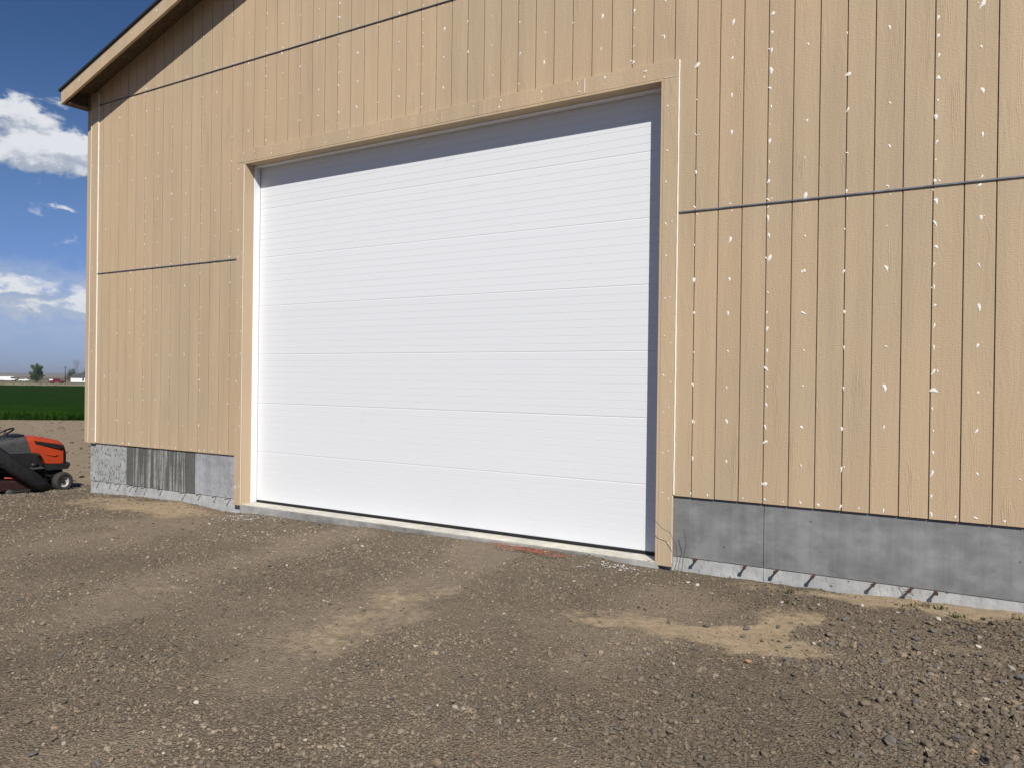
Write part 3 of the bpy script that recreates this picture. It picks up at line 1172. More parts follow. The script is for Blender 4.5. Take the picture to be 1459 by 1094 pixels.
def gravel_points(d0, d1, dens, half):
    """random points in the part of the yard seen from about the camera's place"""
    A = 0.5 * (d1 * d1 - d0 * d0) * 2 * half
    n = int(A * dens)
    dep = np.sqrt(rng.uniform(d0 * d0, d1 * d1, n))
    lat = rng.uniform(-half, half, n) * dep
    x = CAM.x + fwd2[0] * dep + rt2[0] * lat
    y = CAM.y + fwd2[1] * dep + rt2[1] * lat
    keep = ~((y > -0.045) & (x > -5.23) & (x < 0.34)) & ~((y > 0.01) & (x > -8.7))
    return x[keep], y[keep]


def scatter(name, pts, size, protos, label, seed, thin=0.9, sink=0.30):
    r = np.random.default_rng(seed)
    x, y = pts
    s = sand(x, y)
    so = open_soil(x, y)
    clump = fbm(x / 0.55, y / 0.55, 71, 3)
    keep = r.random(len(x)) < (1 - thin * np.clip(s * 1.5, 0, 1)) * (1 - 0.94 * so) * np.clip(0.45 + 2.2 * (clump - 0.34), 0.12, 1) * (1 - 0.72 * dust(x, y))
    x, y = x[keep], y[keep]
    n = len(x)
    mean, sig, lo, hi = size
    rad = np.clip(np.exp(r.normal(math.log(mean), sig, n)), lo, hi)
    rad *= 0.85 + 0.5 * np.clip((x - 0.5) / 2.5, 0, 1)          # coarser towards the corner of the yard
    z = terrain(x, y)
    which = r.integers(0, len(protos), n)
    col = STONE_COLS[r.choice(len(STONE_COLS), n, p=STONE_P)] * r.uniform(0.75, 1.20, (n, 1))
    col = col * (0.68 + 0.72 * fbm(x / 0.9, y / 0.9, 91, 4))[:, None] * (1.0 + 0.12 * dust(x, y))[:, None]
    col = col * (1.0 - 0.22 * np.clip((x - 0.6) / 1.8, 0, 1))[:, None]     # the darker coarse rock of that load
    Vs, Fs, Cs = [], [], []
    off = 0
    for k, (PV, PF) in enumerate(protos):
        sel = np.where(which == k)[0]
        m = len(sel)
        if not m:
            continue
        a = r.uniform(0, 2 * PI, m)
        tx = r.normal(0, 0.28, m)
        ty = r.normal(0, 0.28, m)
        V = PV[None] * (rad[sel][:, None, None]) * np.stack([np.ones(m), r.uniform(.8, 1.1, m), r.uniform(.7, 1.15, m)], -1)[:, None, :]
        # tilt
        X, Y, Z = V[..., 0], V[..., 1], V[..., 2]
        Y2 = Y * np.cos(tx)[:, None] - Z * np.sin(tx)[:, None]
        Z2 = Y * np.sin(tx)[:, None] + Z * np.cos(tx)[:, None]
        X2 = X * np.cos(ty)[:, None] + Z2 * np.sin(ty)[:, None]
        Z3 = -X * np.sin(ty)[:, None] + Z2 * np.cos(ty)[:, None]
        X4 = X2 * np.cos(a)[:, None] - Y2 * np.sin(a)[:, None]
        Y4 = X2 * np.sin(a)[:, None] + Y2 * np.cos(a)[:, None]
        P = np.stack([X4 + x[sel][:, None], Y4 + y[sel][:, None], Z3 + (z[sel] + rad[sel] * (sink + r.uniform(-.25, .1, m)))[:, None]], -1)
        nv = PV.shape[0]
        Vs.append(P.reshape(-1, 3))
        Fs.append((PF[None] + (np.arange(m) * nv)[:, None, None] + off).reshape(-1, 3))
        c4 = np.concatenate([col[sel], np.ones((m, 1))], 1)
        Cs.append(np.repeat(c4, nv, axis=0))
        off += m * nv
    me = np_mesh(name, np.concatenate(Vs), np.concatenate(Fs), STONE, False, {'col': ('FLOAT_COLOR', np.concatenate(Cs))})
    o = link_mesh(name, me)
    tag(o, label, 'gravel', kind='stuff')
    return o


HALF = 0.80
scatter('gravel', gravel_points(2.6, 5.4, 5600, HALF), (0.0054, 0.58, 0.0025, 0.025), PRO_HI, 'loose crushed brown stones covering the near yard', 1)
scatter('gravel', gravel_points(5.4, 8.6, 2700, HALF), (0.0078, 0.50, 0.0036, 0.026), PRO_LO, 'loose crushed brown stones in front of the barn door', 2)
scatter('gravel', gravel_points(8.6, 15.0, 520, HALF), (0.0165, 0.34, 0.008, 0.032), PRO_LO, 'coarse brown stones on the yard towards the tractor', 3)

# ------------------------------------------------------------------ single rocks one can pick out
ROCK_MESH = []
for i, (V, Fc) in enumerate(stone_protos(6, True, 77)):
    mb = MB()
    mb.add([tuple(p) for p in V], [tuple(q) for q in Fc])
    me = mb.mesh('rock')
    bm = bmesh.new()
    bm.from_mesh(me)
    bmesh.ops.bevel(bm, geom=list(bm.edges), offset=0.07, segments=1, affect='EDGES')
    bm.to_mesh(me)
    bm.free()
    ROCK_MESH.append(me)
ROCK_GREY = plain('rock_grey', (0.125, 0.115, 0.105), 0.9, var=0.3, scale=3.0, bump=0.5)
ROCK_BROWN = plain('rock_brown', (0.165, 0.130, 0.098), 0.9, var=0.3, scale=3.0, bump=0.5)
ROCK_PALE = plain('rock_pale', (0.50, 0.47, 0.42), 0.85, var=0.2, scale=3.0, bump=0.4)
ROCK_ORANGE = plain('rock_orange', (0.32, 0.205, 0.105), 0.8, var=0.3, scale=2.5, bump=0.4)
rock_copies = {}


def rock(x, y, r, mat, label, group=None):
    k = (random.randrange(len(ROCK_MESH)), mat.name)
    if k not in rock_copies:
        me = ROCK_MESH[k[0]].copy()
        me.materials.append(mat)
        rock_copies[k] = me
    o = link_mesh('rock', rock_copies[k])
    z = float(terrain(x, y))
    o.location = (x, y, z + r * 0.28)
    o.scale = (r, r * random.uniform(0.75, 1.0), r * random.uniform(0.7, 1.0))
    o.rotation_euler = (random.uniform(-.3, .3), random.uniform(-.3, .3), random.uniform(0, 6.28))
    tag(o, label, 'rock', group)
    return o


rock(1.74, -2.05, 0.036, ROCK_ORANGE, 'rounded orange tan rock alone at the edge of the sandy patch')
rock(2.92, -2.62, 0.030, ROCK_ORANGE, 'flat rusty orange rock beside the small black plastic ring')
for (x, y) in ((1.56, -1.56), (1.53, -1.40), (2.07, -1.42), (2.23, -1.34), (1.30, -1.52), (1.86, -1.62), (1.69, -1.22)):
    rock(x, y, random.uniform(0.026, 0.040), ROCK_GREY, 'dark grey rock lying on the sandy patch before the right wall', 'dark rocks on the sandy patch')
rs = random.Random(3)
n = 0
while n < 46:
    x, y = rs.uniform(1.9, 3.9), rs.uniform(-2.9, -0.45)
    if sand(np.array([x]), np.array([y]))[0] > 0.35:
        continue
    rock(x, y, rs.uniform(0.022, 0.044), rs.choice((ROCK_GREY, ROCK_BROWN, ROCK_GREY)), 'angular rock in the coarse gravel below the right foundation wall', 'angular rocks in the coarse gravel')
    n += 1
n = 0
while n < 26:
    x, y = rs.uniform(-3.2, 1.6), rs.uniform(-5.0, -1.2)
    if sand(np.array([x]), np.array([y]))[0] > 0.4:
        continue
    rock(x, y, rs.uniform(0.018, 0.032), rs.choice((ROCK_GREY, ROCK_BROWN)), 'small brown grey rock proud of the open gravel before the door', 'small rocks on the open gravel')
    n += 1
for (x, y, r) in ((2.56, -0.42, 0.030), (2.30, -0.42, 0.022), (1.55, -0.60, 0.020), (2.83, -0.95, 0.026), (2.05, -0.35, 0.020), (0.75, -0.42, 0.030), (0.84, -0.45, 0.024), (3.12, -2.02, 0.014), (2.66, -2.55, 0.012)):
    rock(x, y, r, ROCK_PALE, 'pale whitish rock among the stones by the right foundation', 'pale rocks by the right foundation')

# ------------------------------------------------------------------ litter at the sill
TWINE = plain('red_twine', (0.33, 0.115, 0.075), 0.8, var=0.2)
WHITE_CRUMB = plain('white_crumb', (0.58, 0.57, 0.54), 0.8, var=0.2)
WIRE = plain('dark_wire', (0.06, 0.05, 0.04), 0.7, var=0.3)
STRAW = plain('straw', (0.36, 0.28, 0.15), 0.9, var=0.2)

mb = MB()
rt_ = random.Random(12)
for i in range(11):
    pts = []
    cx = -0.90 + rt_.uniform(-0.28, 0.34)
    a0 = rt_.uniform(0, 6.28)
    L = rt_.uniform(0.10, 0.26)
    for j in range(15):
        t = j / 14
        x = cx + L * math.cos(a0 + t * 5.2) * (0.5 + 0.6 * t) + rt_.uniform(-.012, .012)
        y = -0.215 + 0.30 * L * math.sin(a0 + t * 5.2) + 0.05 * math.sin(3 * x) + rt_.uniform(-.012, .012)
        pts.append((x, min(y, -0.06), float(terrain(x, y, False)) + 0.016 + 0.020 * rt_.random()))
    mb.tube(pts, 0.0023, 5)
mb.build('twine_tangle', TWINE)
tag(bpy.data.objects['twine_tangle'], 'tangle of red orange twine on the gravel under the white door', 'twine')


def crumbs(cx, cy, rx, ry, n, label, seed):
    r = np.random.default_rng(seed)
    x = cx + r.normal(0, rx, n)
    y = np.minimum(cy + r.normal(0, ry, n), -0.06)
    z = terrain(x, y)
    Vs, Fs = [], []
    off = 0
    for i in range(n):
        PV, PF = PRO_LO[i % len(PRO_LO)]
        s = float(np.clip(np.exp(r.normal(math.log(0.0065), 0.5)), 0.003, 0.020))
        a = r.uniform(0, 6.28)
        R = np.array([[math.cos(a), -math.sin(a), 0], [math.sin(a), math.cos(a), 0], [0, 0, 1]])
        V = (PV * np.array([s, s, s * 0.55])) @ R.T + np.array([x[i], y[i], z[i] + 0.008])
        Vs.append(V)
        Fs.append(PF + off)
        off += len(PV)
    o = link_mesh('paint_crumbs', np_mesh('paint_crumbs', np.concatenate(Vs), np.concatenate(Fs), WHITE_CRUMB))
    tag(o, label, 'crumbs', kind='stuff')


crumbs(0.02, -0.27, 0.12, 0.07, 150, 'white crumbs scattered on the gravel near the right door casing', 4)
crumbs(-0.24, -0.50, 0.05, 0.02, 8, 'few white flakes on the gravel beside the red twine', 6)
crumbs(-4.62, -0.42, 0.20, 0.13, 150, 'white crumbs scattered on the gravel near the left door casing', 5)


def wire(pts, label, r=0.0022):
    o = MB().tube(pts, r, 5).build('dry_stalk', WIRE)
    tag(o, label, 'stalk')


wire([(0.50, -0.10, -0.02), (0.53, -0.09, 0.10), (0.52, -0.10, 0.22), (0.47, -0.12, 0.33), (0.40, -0.13, 0.36), (0.33, -0.13, 0.43)], 'thin dry stalk curling up in front of the right door casing')
wire([(0.56, -0.07, -0.02), (0.57, -0.06, 0.12), (0.60, -0.07, 0.24), (0.58, -0.08, 0.36)], 'thin dry stalk standing against the right foundation wall')
lp = []
for j in range(16):
    a = j / 15 * 8.2
    lp.append((2.31 + 0.045 * math.cos(a) * (1 - j * 0.02), -0.035 - 0.01 * math.sin(a * 2), 0.055 + 0.038 * math.sin(a) - j * 0.0035))
wire([(2.25, 0.02, 0.10)] + lp, 'thin loop of wire hanging against the right footing', 0.0018)

mb = MB()
mb.lathe([(0.010, -0.004), (0.016, -0.005), (0.019, 0.0), (0.016, 0.006), (0.010, 0.005), (0.010, -0.004)], 'z', (0, 0, 0), 20)
o = mb.build('plastic_ring', RUBBER)
o.location = (2.965, -2.70, float(terrain(2.965, -2.70)) + 0.012)
o.rotation_euler = (0.5, 0.2, 0)
tag(o, 'small black plastic ring lying in the gravel near the rusty orange rock', 'ring')

LEAF = plain('weed_leaf', (0.070, 0.090, 0.030), 0.7, var=0.3, scale=30)
LEAF_DRY = plain('dry_weed', (0.17, 0.135, 0.070), 0.85, var=0.3, scale=30)


def weed(x, y, n, hgt, mat, label, seed, spread=0.05):
    r = random.Random(seed)
    mb = MB()
    for i in range(n):
        bx, by = r.gauss(0, spread * 0.5), r.gauss(0, spread * 0.4)
        a = r.uniform(0, 6.28)
        L = hgt * r.uniform(0.5, 1.1)
        lean = r.uniform(0.2, 1.0)
        w = r.uniform(0.003, 0.006)
        d = Vector((math.cos(a), math.sin(a), 0))
        s = Vector((-math.sin(a), math.cos(a), 0))
        p0 = Vector((bx, by, -0.01))
        p1 = p0 + d * L * lean * 0.35 + Vector((0, 0, L * 0.6))
        p2 = p0 + d * L * lean * 0.9 + Vector((0, 0, L * (0.95 - 0.4 * lean)))
        v = [p0 - s * w * .6, p0 + s * w * .6, p1 + s * w, p1 - s * w, p2]
        mb.add(v, [(0, 1, 2, 3), (3, 2, 4)])
    o = mb.build('weed', mat, None, (x, y, float(terrain(x, y))), recalc=False)
    tag(o, label, 'weed')


weed(1.50, -0.25, 22, 0.075, LEAF, 'low spreading green weed beside the joint of the right foundation', 1, 0.05)
weed(1.60, -0.58, 14, 0.05, LEAF, 'small flat green weed on the sand next to a pale rock', 2, 0.04)
weed(2.545, -0.13, 14, 0.065, LEAF, 'upright tuft of green grass close to the right footing', 3, 0.04)
weed(2.43, -0.13, 16, 0.06, LEAF_DRY, 'thin brownish sprig of grass close to the right footing', 4, 0.05)
weed(2.34, -0.20, 18, 0.05, LEAF_DRY, 'low dark dry weed on the sandy strip by the footing', 5, 0.06)
weed(2.66, -0.30, 20, 0.065, LEAF, 'green weed spreading between stones by the right footing', 6, 0.05)
weed(3.02, -0.20, 16, 0.06, LEAF_DRY, 'brown withered weed on the sandy strip, farthest from the door', 7, 0.04)

# ------------------------------------------------------------------ riding mower
ORANGE = plain('orange_plastic', (0.43, 0.052, 0.016), 0.42, var=0.05, scale=9, coat=0.25)
BLACKP = plain('black_plastic', (0.014, 0.014, 0.015), 0.5, var=0.3, scale=14)
GREYP = plain('dark_grey_plastic', (0.048, 0.048, 0.050), 0.55, var=0.2, scale=12)
TYRE = plain('tyre_rubber', (0.040, 0.038, 0.036), 0.85, var=0.3, scale=30, bump=0.3)
RIM = plain('light_rim', (0.38, 0.37, 0.35), 0.4, var=0.12, scale=20)
DECKBLACK = plain('deck_dark_paint', (0.030, 0.010, 0.009), 0.5, var=0.25, scale=12)
DECKRED = plain('deck_paint', (0.34, 0.030, 0.016), 0.5, var=0.25, scale=12)
METALD = plain('dark_metal', (0.06, 0.06, 0.06), 0.5, metal=0.6, var=0.2)
LENS = plain('lamp_lens', (0.6, 0.62, 0.62), 0.2, var=0.05)

HD = math.atan2(0.984, 0.18)
mow = tag(empty('riding_mower'), 'orange and black riding mower parked beyond the barn corner', 'mower')
# local frame: x forward, y to the left side, z up; origin under the right front wheel
MOW_AT = Vector((-10.82, 0.82, -0.355))


def mpart(mb, name, mat, parent=None):
    return mb.build(name, mat, parent or mow)


def wheel(x, y, r, w, side, name='front_wheel', steer=0.0):
    root_mb = MB()
    # tyre
    prof = []
    for i in range(11):
        a = -PI * 0.5 + PI * i / 10
        prof.append((r * 0.80 + r * 0.20 * math.cos(a) ** 0.6 if i not in (0, 10) else r * 0.66, w / 2 * math.sin(a)))
    prof = [(r * 0.55, -w * 0.34)] + prof + [(r * 0.55, w * 0.34)]
    root_mb.lathe(prof, 'y', (0, 0, 0), 30)
    tyre = root_mb.build(name, TYRE, mow, (x, y, r))
    tyre.rotation_euler = (0, 0, steer)
    rm = MB()
    s = side
    rm.lathe([(r * 0.56, -w * 0.33), (r * 0.58, -w * 0.36), (r * 0.54, -w * 0.30), (r * 0.48, -w * 0.10), (r * 0.28, -w * 0.08), (r * 0.25, -w * 0.12), (0.001, -w * 0.12)], 'y', (0, 0, 0), 24)
    rim = rm.build('rim', RIM, tyre)
    hb = MB()
    hb.lathe([(r * 0.17, -w * 0.10), (r * 0.17, -w * 0.26), (r * 0.10, -w * 0.30), (0.001, -w * 0.30)], 'y', (0, 0, 0), 16)
    hub = hb.build('hub_cap', BLACKP, tyre)
    if side > 0:
        rim.rotation_euler = (0, 0, PI)
        hub.rotation_euler = (0, 0, PI)
    return tyre


wheel(0, 0, 0.165, 0.135, -1, 'front_wheel', 0.30)
wheel(0, 0.74, 0.165, 0.135, 1, 'front_wheel', 0.30)
wheel(-1.22, -0.02, 0.255, 0.23, -1, 'rear_wheel')
wheel(-1.22, 0.76, 0.255, 0.23, 1, 'rear_wheel')
YC = 0.37                                   # centre line
mpart(MB().tube([(0, 0.04, 0.165), (0, 0.70, 0.165)], 0.025, 8).box(-0.05, 0.05, YC - 0.12, YC + 0.12, 0.15, 0.30), 'front_axle', METALD)
mpart(MB().box(-1.45, 0.02, YC - 0.16, YC + 0.16, 0.27, 0.40, 0.02), 'chassis', BLACKP)


def lofted(stations, mat, name, parent=None, n=14):
    """stations: (x, half width, z low, z high, roundness) - a bonnet-like shell"""
    v, f = [], []
    for st in stations:
        (x, hw, zl, zh, e) = st[:5]
        shear = st[5] if len(st) > 5 else 0.0
        for i in range(n + 1):
            a = PI * i / n
            cx, sx = math.cos(a), math.sin(a)
            yy = hw * math.copysign(abs(cx) ** e, cx)
            zz = zl + (zh - zl) * abs(sx) ** e
            v.append((x + (zh - zz) * shear, YC + yy, zz))
    m = n + 1
    for s in range(len(stations) - 1):
        for i in range(n):
            f.append((s * m + i, s * m + i + 1, (s + 1) * m + i + 1, (s + 1) * m + i))
        f.append((s * m, (s + 1) * m, (s + 1) * m + n, s * m + n))
    f.append(tuple(range(m)))
    f.append(tuple(range((len(stations) - 1) * m, len(stations) * m))[::-1])
    mb = MB()
    mb.add(v, f, True)
    o = mpart(mb, name, mat, parent)
    md = o.modifiers.new('edge', 'EDGE_SPLIT')
    md.split_angle = math.radians(40)
    return o


# bonnet: side profile swept down to the nose, its lower edge cut up over the wheel
hood = lofted([(-0.53, 0.265, 0.675, 0.950, 0.35, 0.30), (-0.45, 0.268, 0.665, 0.945, 0.35, 0.24), (-0.36, 0.268, 0.64, 0.935, 0.36, 0.15), (-0.29, 0.266, 0.55, 0.925, 0.36, 0.08),
               (-0.23, 0.262, 0.475, 0.912, 0.36), (-0.12, 0.255, 0.468, 0.885, 0.38), (0.0, 0.245, 0.462, 0.850, 0.40), (0.055, 0.235, 0.470, 0.815, 0.42)], ORANGE, 'hood')
mpart(MB().prism([(-0.41, 0.865), (-0.38, 0.805), (0.0, 0.710), (0.045, 0.765), (-0.02, 0.790)], 'y', YC - 0.272, YC - 0.25, 0.004), 'side_vent', BLACKP, hood)
mpart(MB().prism([(-0.41, 0.865), (-0.38, 0.805), (0.0, 0.710), (0.045, 0.765), (-0.02, 0.790)], 'y', YC + 0.25, YC + 0.272, 0.004), 'side_vent', BLACKP, hood)
mpart(MB().prism([(-0.24, 0.640), (-0.10, 0.605), (-0.04, 0.610), (-0.10, 0.590), (-0.23, 0.625)], 'y', YC - 0.270, YC - 0.25, 0.002), 'hood_crease', ORANGE, hood)
lofted([(0.054, 0.225, 0.475, 0.805, 0.42), (0.085, 0.215, 0.475, 0.78, 0.42), (0.115, 0.19, 0.48, 0.70, 0.45), (0.125, 0.15, 0.49, 0.62, 0.5)], BLACKP, 'grille')
for sgn in (-1, 1):
    mb = MB()
    mb.lathe([(0.001, 0.0), (0.045, 0.0), (0.048, -0.015), (0.04, -0.02)], 'x', (0.108, YC + sgn * 0.14, 0.655), 16)
    mpart(mb, 'headlight', LENS)
# bumper tray under the nose
mpart(MB().prism([(-0.26, 0.460), (0.10, 0.450), (0.150, 0.475), (0.160, 0.430), (0.125, 0.365), (-0.22, 0.350)], 'y', YC - 0.275, YC + 0.275, 0.012), 'bumper', BLACKP)
mpart(MB().box(-0.16, 0.06, YC - 0.20, YC + 0.20, 0.24, 0.35, 0.01), 'front_frame', BLACKP)
# dash and lower side panels
lofted([(-0.90, 0.25, 0.66, 0.90, 0.40), (-0.75, 0.262, 0.66, 0.925, 0.38), (-0.534, 0.267, 0.660, 0.948, 0.36, 0.30)], GREYP, 'dash')
mpart(MB().prism([(-0.72, 0.935), (-0.53, 0.952), (-0.53, 0.968), (-0.58, 0.972), (-0.68, 0.962)], 'y', YC - 0.19, YC + 0.19, 0.008), 'dash_lid', BLACKP)
mpart(MB().prism([(-0.92, 0.655), (-0.42, 0.650), (-0.30, 0.55), (-0.262, 0.46), (-0.28, 0.36), (-0.95, 0.40)], 'y', YC - 0.255, YC + 0.255, 0.012), 'engine_panel', BLACKP)
mpart(MB().tube([(-0.36, YC - 0.27, 0.46), (-0.46, YC - 0.33, 0.47)], 0.028, 10), 'muffler', METALD)
# steering column and wheel
mpart(MB().tube([(-0.70, YC, 0.88), (-0.79, YC, 0.975)], 0.028, 10), 'steering_column', BLACKP)
ring = []
cen = Vector((-0.80, YC, 0.985))
ax1 = Vector((0.88, 0, 0.47)).normalized()
for j in range(25):
    a = 2 * PI * j / 24
    ring.append(cen + (ax1 * math.cos(a) + Vector((0, 1, 0)) * math.sin(a)) * 0.175 + Vector((0, 0, 0)))
mb = MB()
mb.tube(ring, 0.015, 8, False)
for a in (0.6, 2.55, 4.71):
    mb.tube([cen - Vector((-0.02, 0, 0.02)), cen + (ax1 * math.sin(a) + Vector((0, 1, 0)) * math.cos(a)) * 0.172], 0.010, 6)
mpart(mb, 'steering_wheel', BLACKP)
# footrest, fender, seat
mpart(MB().prism([(-0.28, 0.405), (-1.0, 0.375), (-1.06, 0.40), (-0.30, 0.43)], 'y', YC - 0.42, YC + 0.42, 0.008), 'footrest', GREYP)
mpart(MB().prism([(-0.98, 0.40), (-1.02, 0.58), (-1.16, 0.68), (-1.55, 0.68), (-1.62, 0.55), (-1.58, 0.55), (-1.53, 0.63), (-1.18, 0.63), (-1.06, 0.55), (-1.02, 0.40)], 'y', YC - 0.50, YC + 0.50, 0.01), 'fender', ORANGE)
mpart(MB().box(-1.52, -1.12, YC - 0.24, YC + 0.24, 0.69, 0.78, 0.03), 'seat', BLACKP)
mpart(MB().prism([(-1.46, 0.76), (-1.60, 1.16), (-1.53, 1.18), (-1.36, 0.79)], 'y', YC - 0.23, YC + 0.23, 0.03), 'backrest', BLACKP)
# mower deck with gauge wheels, bagger chute over it, bagger behind
mpart(MB().prism([(-0.36, 0.09), (-0.36, 0.20), (-0.48, 0.26), (-1.02, 0.26), (-1.10, 0.19), (-1.10, 0.09)], 'y', YC - 0.54, YC + 0.54, 0.025), 'deck', DECKBLACK)
mpart(MB().tube([(-0.92, YC - 0.56, 0.31), (-0.72, YC - 0.53, 0.28), (-0.60, YC - 0.50, 0.335)], 0.012, 8), 'deck_lever', DECKRED)
for (gx_, gy_) in ((-0.86, YC - 0.62), (-0.86, YC + 0.62)):
    mb = MB()
    mb.lathe([(0.001, -0.03), (0.05, -0.03), (0.062, -0.02), (0.062, 0.02), (0.05, 0.03), (0.001, 0.03)], 'y', (gx_, gy_, 0.064), 20)
    gw = mpart(mb, 'gauge_wheel', GREYP)
    mpart(MB().tube([(gx_, gy_ - 0.034, 0.064), (gx_, gy_ + 0.034, 0.064)], 0.016, 8).box(gx_ + 0.01, gx_ + 0.30, gy_ + 0.0, gy_ + 0.035, 0.07, 0.11), 'wheel_bracket', METALD, gw)
v, f = [], []
stn = [((-0.30, YC - 0.50, 0.10), 0.13, 0.07), ((-0.44, YC - 0.56, 0.20), 0.13, 0.105), ((-0.62, YC - 0.60, 0.34), 0.125, 0.115), ((-0.82, YC - 0.60, 0.50), 0.12, 0.12),
       ((-1.05, YC - 0.58, 0.70), 0.12, 0.12), ((-1.35, YC - 0.50, 0.90), 0.12, 0.12), ((-1.75, YC - 0.30, 1.02), 0.12, 0.12)]
mb = MB()
nseg = 14
for i, (p, wy, wz) in enumerate(stn):
    p = Vector(p)
    q = Vector(stn[min(i + 1, len(stn) - 1)][0]) - Vector(stn[max(i - 1, 0)][0])
    q.normalize()
    side = Vector((0, 1, 0)) - q * q.y
    side.normalize()
    upv = q.cross(side)
    for k in range(nseg):
        a = 2 * PI * k / nseg
        ca, sa = math.cos(a), math.sin(a)
        v.append(p + side * wy * math.copysign(abs(ca) ** 0.6, ca) + upv * wz * math.copysign(abs(sa) ** 0.6, sa))
for i in range(len(stn) - 1):
    for k in range(nseg):
        a, b = i * nseg + k, i * nseg + (k + 1) % nseg
        f.append((a, b, b + nseg, a + nseg))
f.append(tuple(range(nseg))[::-1])
f.append(tuple(range((len(stn) - 1) * nseg, len(stn) * nseg)))
mb.add(v, f, True)
mpart(mb, 'bagger_chute', BLACKP)
for sgn in (-1, 1):
    mpart(MB().prism([(-1.75, 1.05), (-2.25, 1.05), (-2.20, 0.40), (-1.85, 0.40)], 'y', YC + sgn * 0.26 - 0.24, YC + sgn * 0.26 + 0.24, 0.04), 'grass_bag', BLACKP)
mpart(MB().box(-2.3, -1.68, YC - 0.53, YC + 0.53, 1.052, 1.10, 0.02), 'bagger_lid', GREYP)
mpart(MB().box(-1.90, -1.44, YC - 0.10, YC + 0.10, 0.42, 0.50, 0.01).box(-1.80, -1.70, YC - 0.05, YC + 0.05, 0.50, 1.05, 0.01), 'bagger_mount', METALD)
mow.location = MOW_AT
mow.rotation_euler = (0, 0, HD)

# ------------------------------------------------------------------ field, far land
f2, r2 = Vector((fwd2[0], fwd2[1], 0)), Vector((rt2[0], rt2[1], 0))


def at(depth, lat):
    p = Vector((CAM.x, CAM.y, 0)) + f2 * depth + r2 * lat
    return p.x, p.y


def crop_mat():
    m, h, b = new_mat('green_crop')
    geo = h.node('ShaderNodeNewGeometry')
    n = h.noise(geo.outputs['Position'], 0.25, 4.0, 0.6)
    n2 = h.noise(geo.outputs['Position'], 7.0, 3.0, 0.6)
    c = h.mix(h.ramp(n, 0.3, 0.7), (0.014, 0.042, 0.004), (0.019, 0.048, 0.005))
    c = h.mix(h.ramp(n2, 0.35, 0.7), c, (0.009, 0.023, 0.004))
    h.put(b.inputs['Base Color'], c)
    b.inputs['Roughness'].default_value = 0.95
    b.inputs['Specular IOR Level'].default_value = 0.02
    h.put(b.inputs['Normal'], h.bump(n2, 0.8, 0.08))
    return m


CROP = crop_mat()
# canopy of the crop, then many upright blades along its front edge
du = np.concatenate([np.arange(42.5, 52, 0.22), np.geomspace(52, 172, 60)])
lv = np.linspace(-260, 70, 560)
D, L = np.meshgrid(du, lv, indexing='ij')
FX = CAM.x + fwd2[0] * D + rt2[0] * L
FY = CAM.y + fwd2[1] * D + rt2[1] * L
FZ = terrain(FX, FY, False) + 0.42 + (rng.random(D.shape) - 0.5) * 0.10
FZ[0, :] -= 0.40
nd, nl = D.shape
ii = np.arange(nd * nl).reshape(nd, nl)
FF = np.stack([ii[:-1, :-1], ii[1:, :-1], ii[1:, 1:], ii[:-1, 1:]], -1).reshape(-1, 4)
nb = 26000
bd = 42.2 + rng.random(nb) ** 1.5 * 9
bl = rng.uniform(-62, 8, nb)
bxx = CAM.x + fwd2[0] * bd + rt2[0] * bl
byy = CAM.y + fwd2[1] * bd + rt2[1] * bl
bz = terrain(bxx, byy, False)
hh = rng.uniform(0.22, 0.46, nb)
aa = rng.uniform(0, 2 * PI, nb)
ww = rng.uniform(0.012, 0.03, nb)
ln = rng.normal(0, 0.10, (nb, 2))
BV = np.stack([np.stack([bxx - np.cos(aa) * ww, byy - np.sin(aa) * ww, bz], -1), np.stack([bxx + np.cos(aa) * ww, byy + np.sin(aa) * ww, bz], -1),
               np.stack([bxx + np.cos(aa) * ww * .6 + ln[:, 0], byy + np.sin(aa) * ww * .6 + ln[:, 1], bz + hh], -1),
               np.stack([bxx - np.cos(aa) * ww * .6 + ln[:, 0], byy - np.sin(aa) * ww * .6 + ln[:, 1], bz + hh], -1)], 1).reshape(-1, 3)
BF = (np.arange(nb * 4).reshape(nb, 4)) + nd * nl
CV = np.concatenate([np.stack([FX, FY, FZ], -1).reshape(-1, 3), BV])
o = link_mesh('crop_field', np_mesh('crop_field', CV, np.concatenate([FF, BF]), CROP, False))
tag(o, 'dense dark green crop field beyond the bare soil', 'crop', kind='stuff')

# dry clods and tufts on the bare soil
V_, F_ = [], []
r = np.random.default_rng(9)
nt_ = 420
dd = r.uniform(13.5, 41, nt_)
ll = -dd * r.uniform(0.44, 0.70, nt_)
off = 0
for i in range(nt_):
    x, y = at(dd[i], ll[i])
    PV, PF = PRO_LO[i % 6]
    s = float(np.clip(np.exp(r.normal(math.log(0.042), 0.5)), 0.02, 0.13))
    V_.append(PV * np.array([s, s * 0.9, s * 0.7]) + np.array([x, y, float(terrain(x, y, False)) + s * 0.15]))
    F_.append(PF + off)
    off += len(PV)
CLOD = plain('dry_clod', (0.105, 0.082, 0.052), 0.95, var=0.3, scale=6)
o = link_mesh('soil_clods', np_mesh('soil_clods', np.concatenate(V_), np.concatenate(F_), CLOD))
tag(o, 'dark clods strewn over the bare tan soil behind the mower', 'clods', kind='stuff')
x, y = at(25.0, -25.0 * 0.575)
weed(x, y, 60, 0.30, LEAF, 'dark green tuft on the bare soil behind the mower hood', 21, 0.22)

BROWN_FIELD = plain('ploughed_soil', (0.150, 0.105, 0.075), 0.95, var=0.2, scale=0.05)
DRY_FIELD = plain('dry_field', (0.235, 0.185, 0.125), 0.95, var=0.2, scale=0.04)
WEEDS = plain('pale_weeds', (0.250, 0.235, 0.150), 0.95, var=0.35, scale=0.6, bump=0.6)


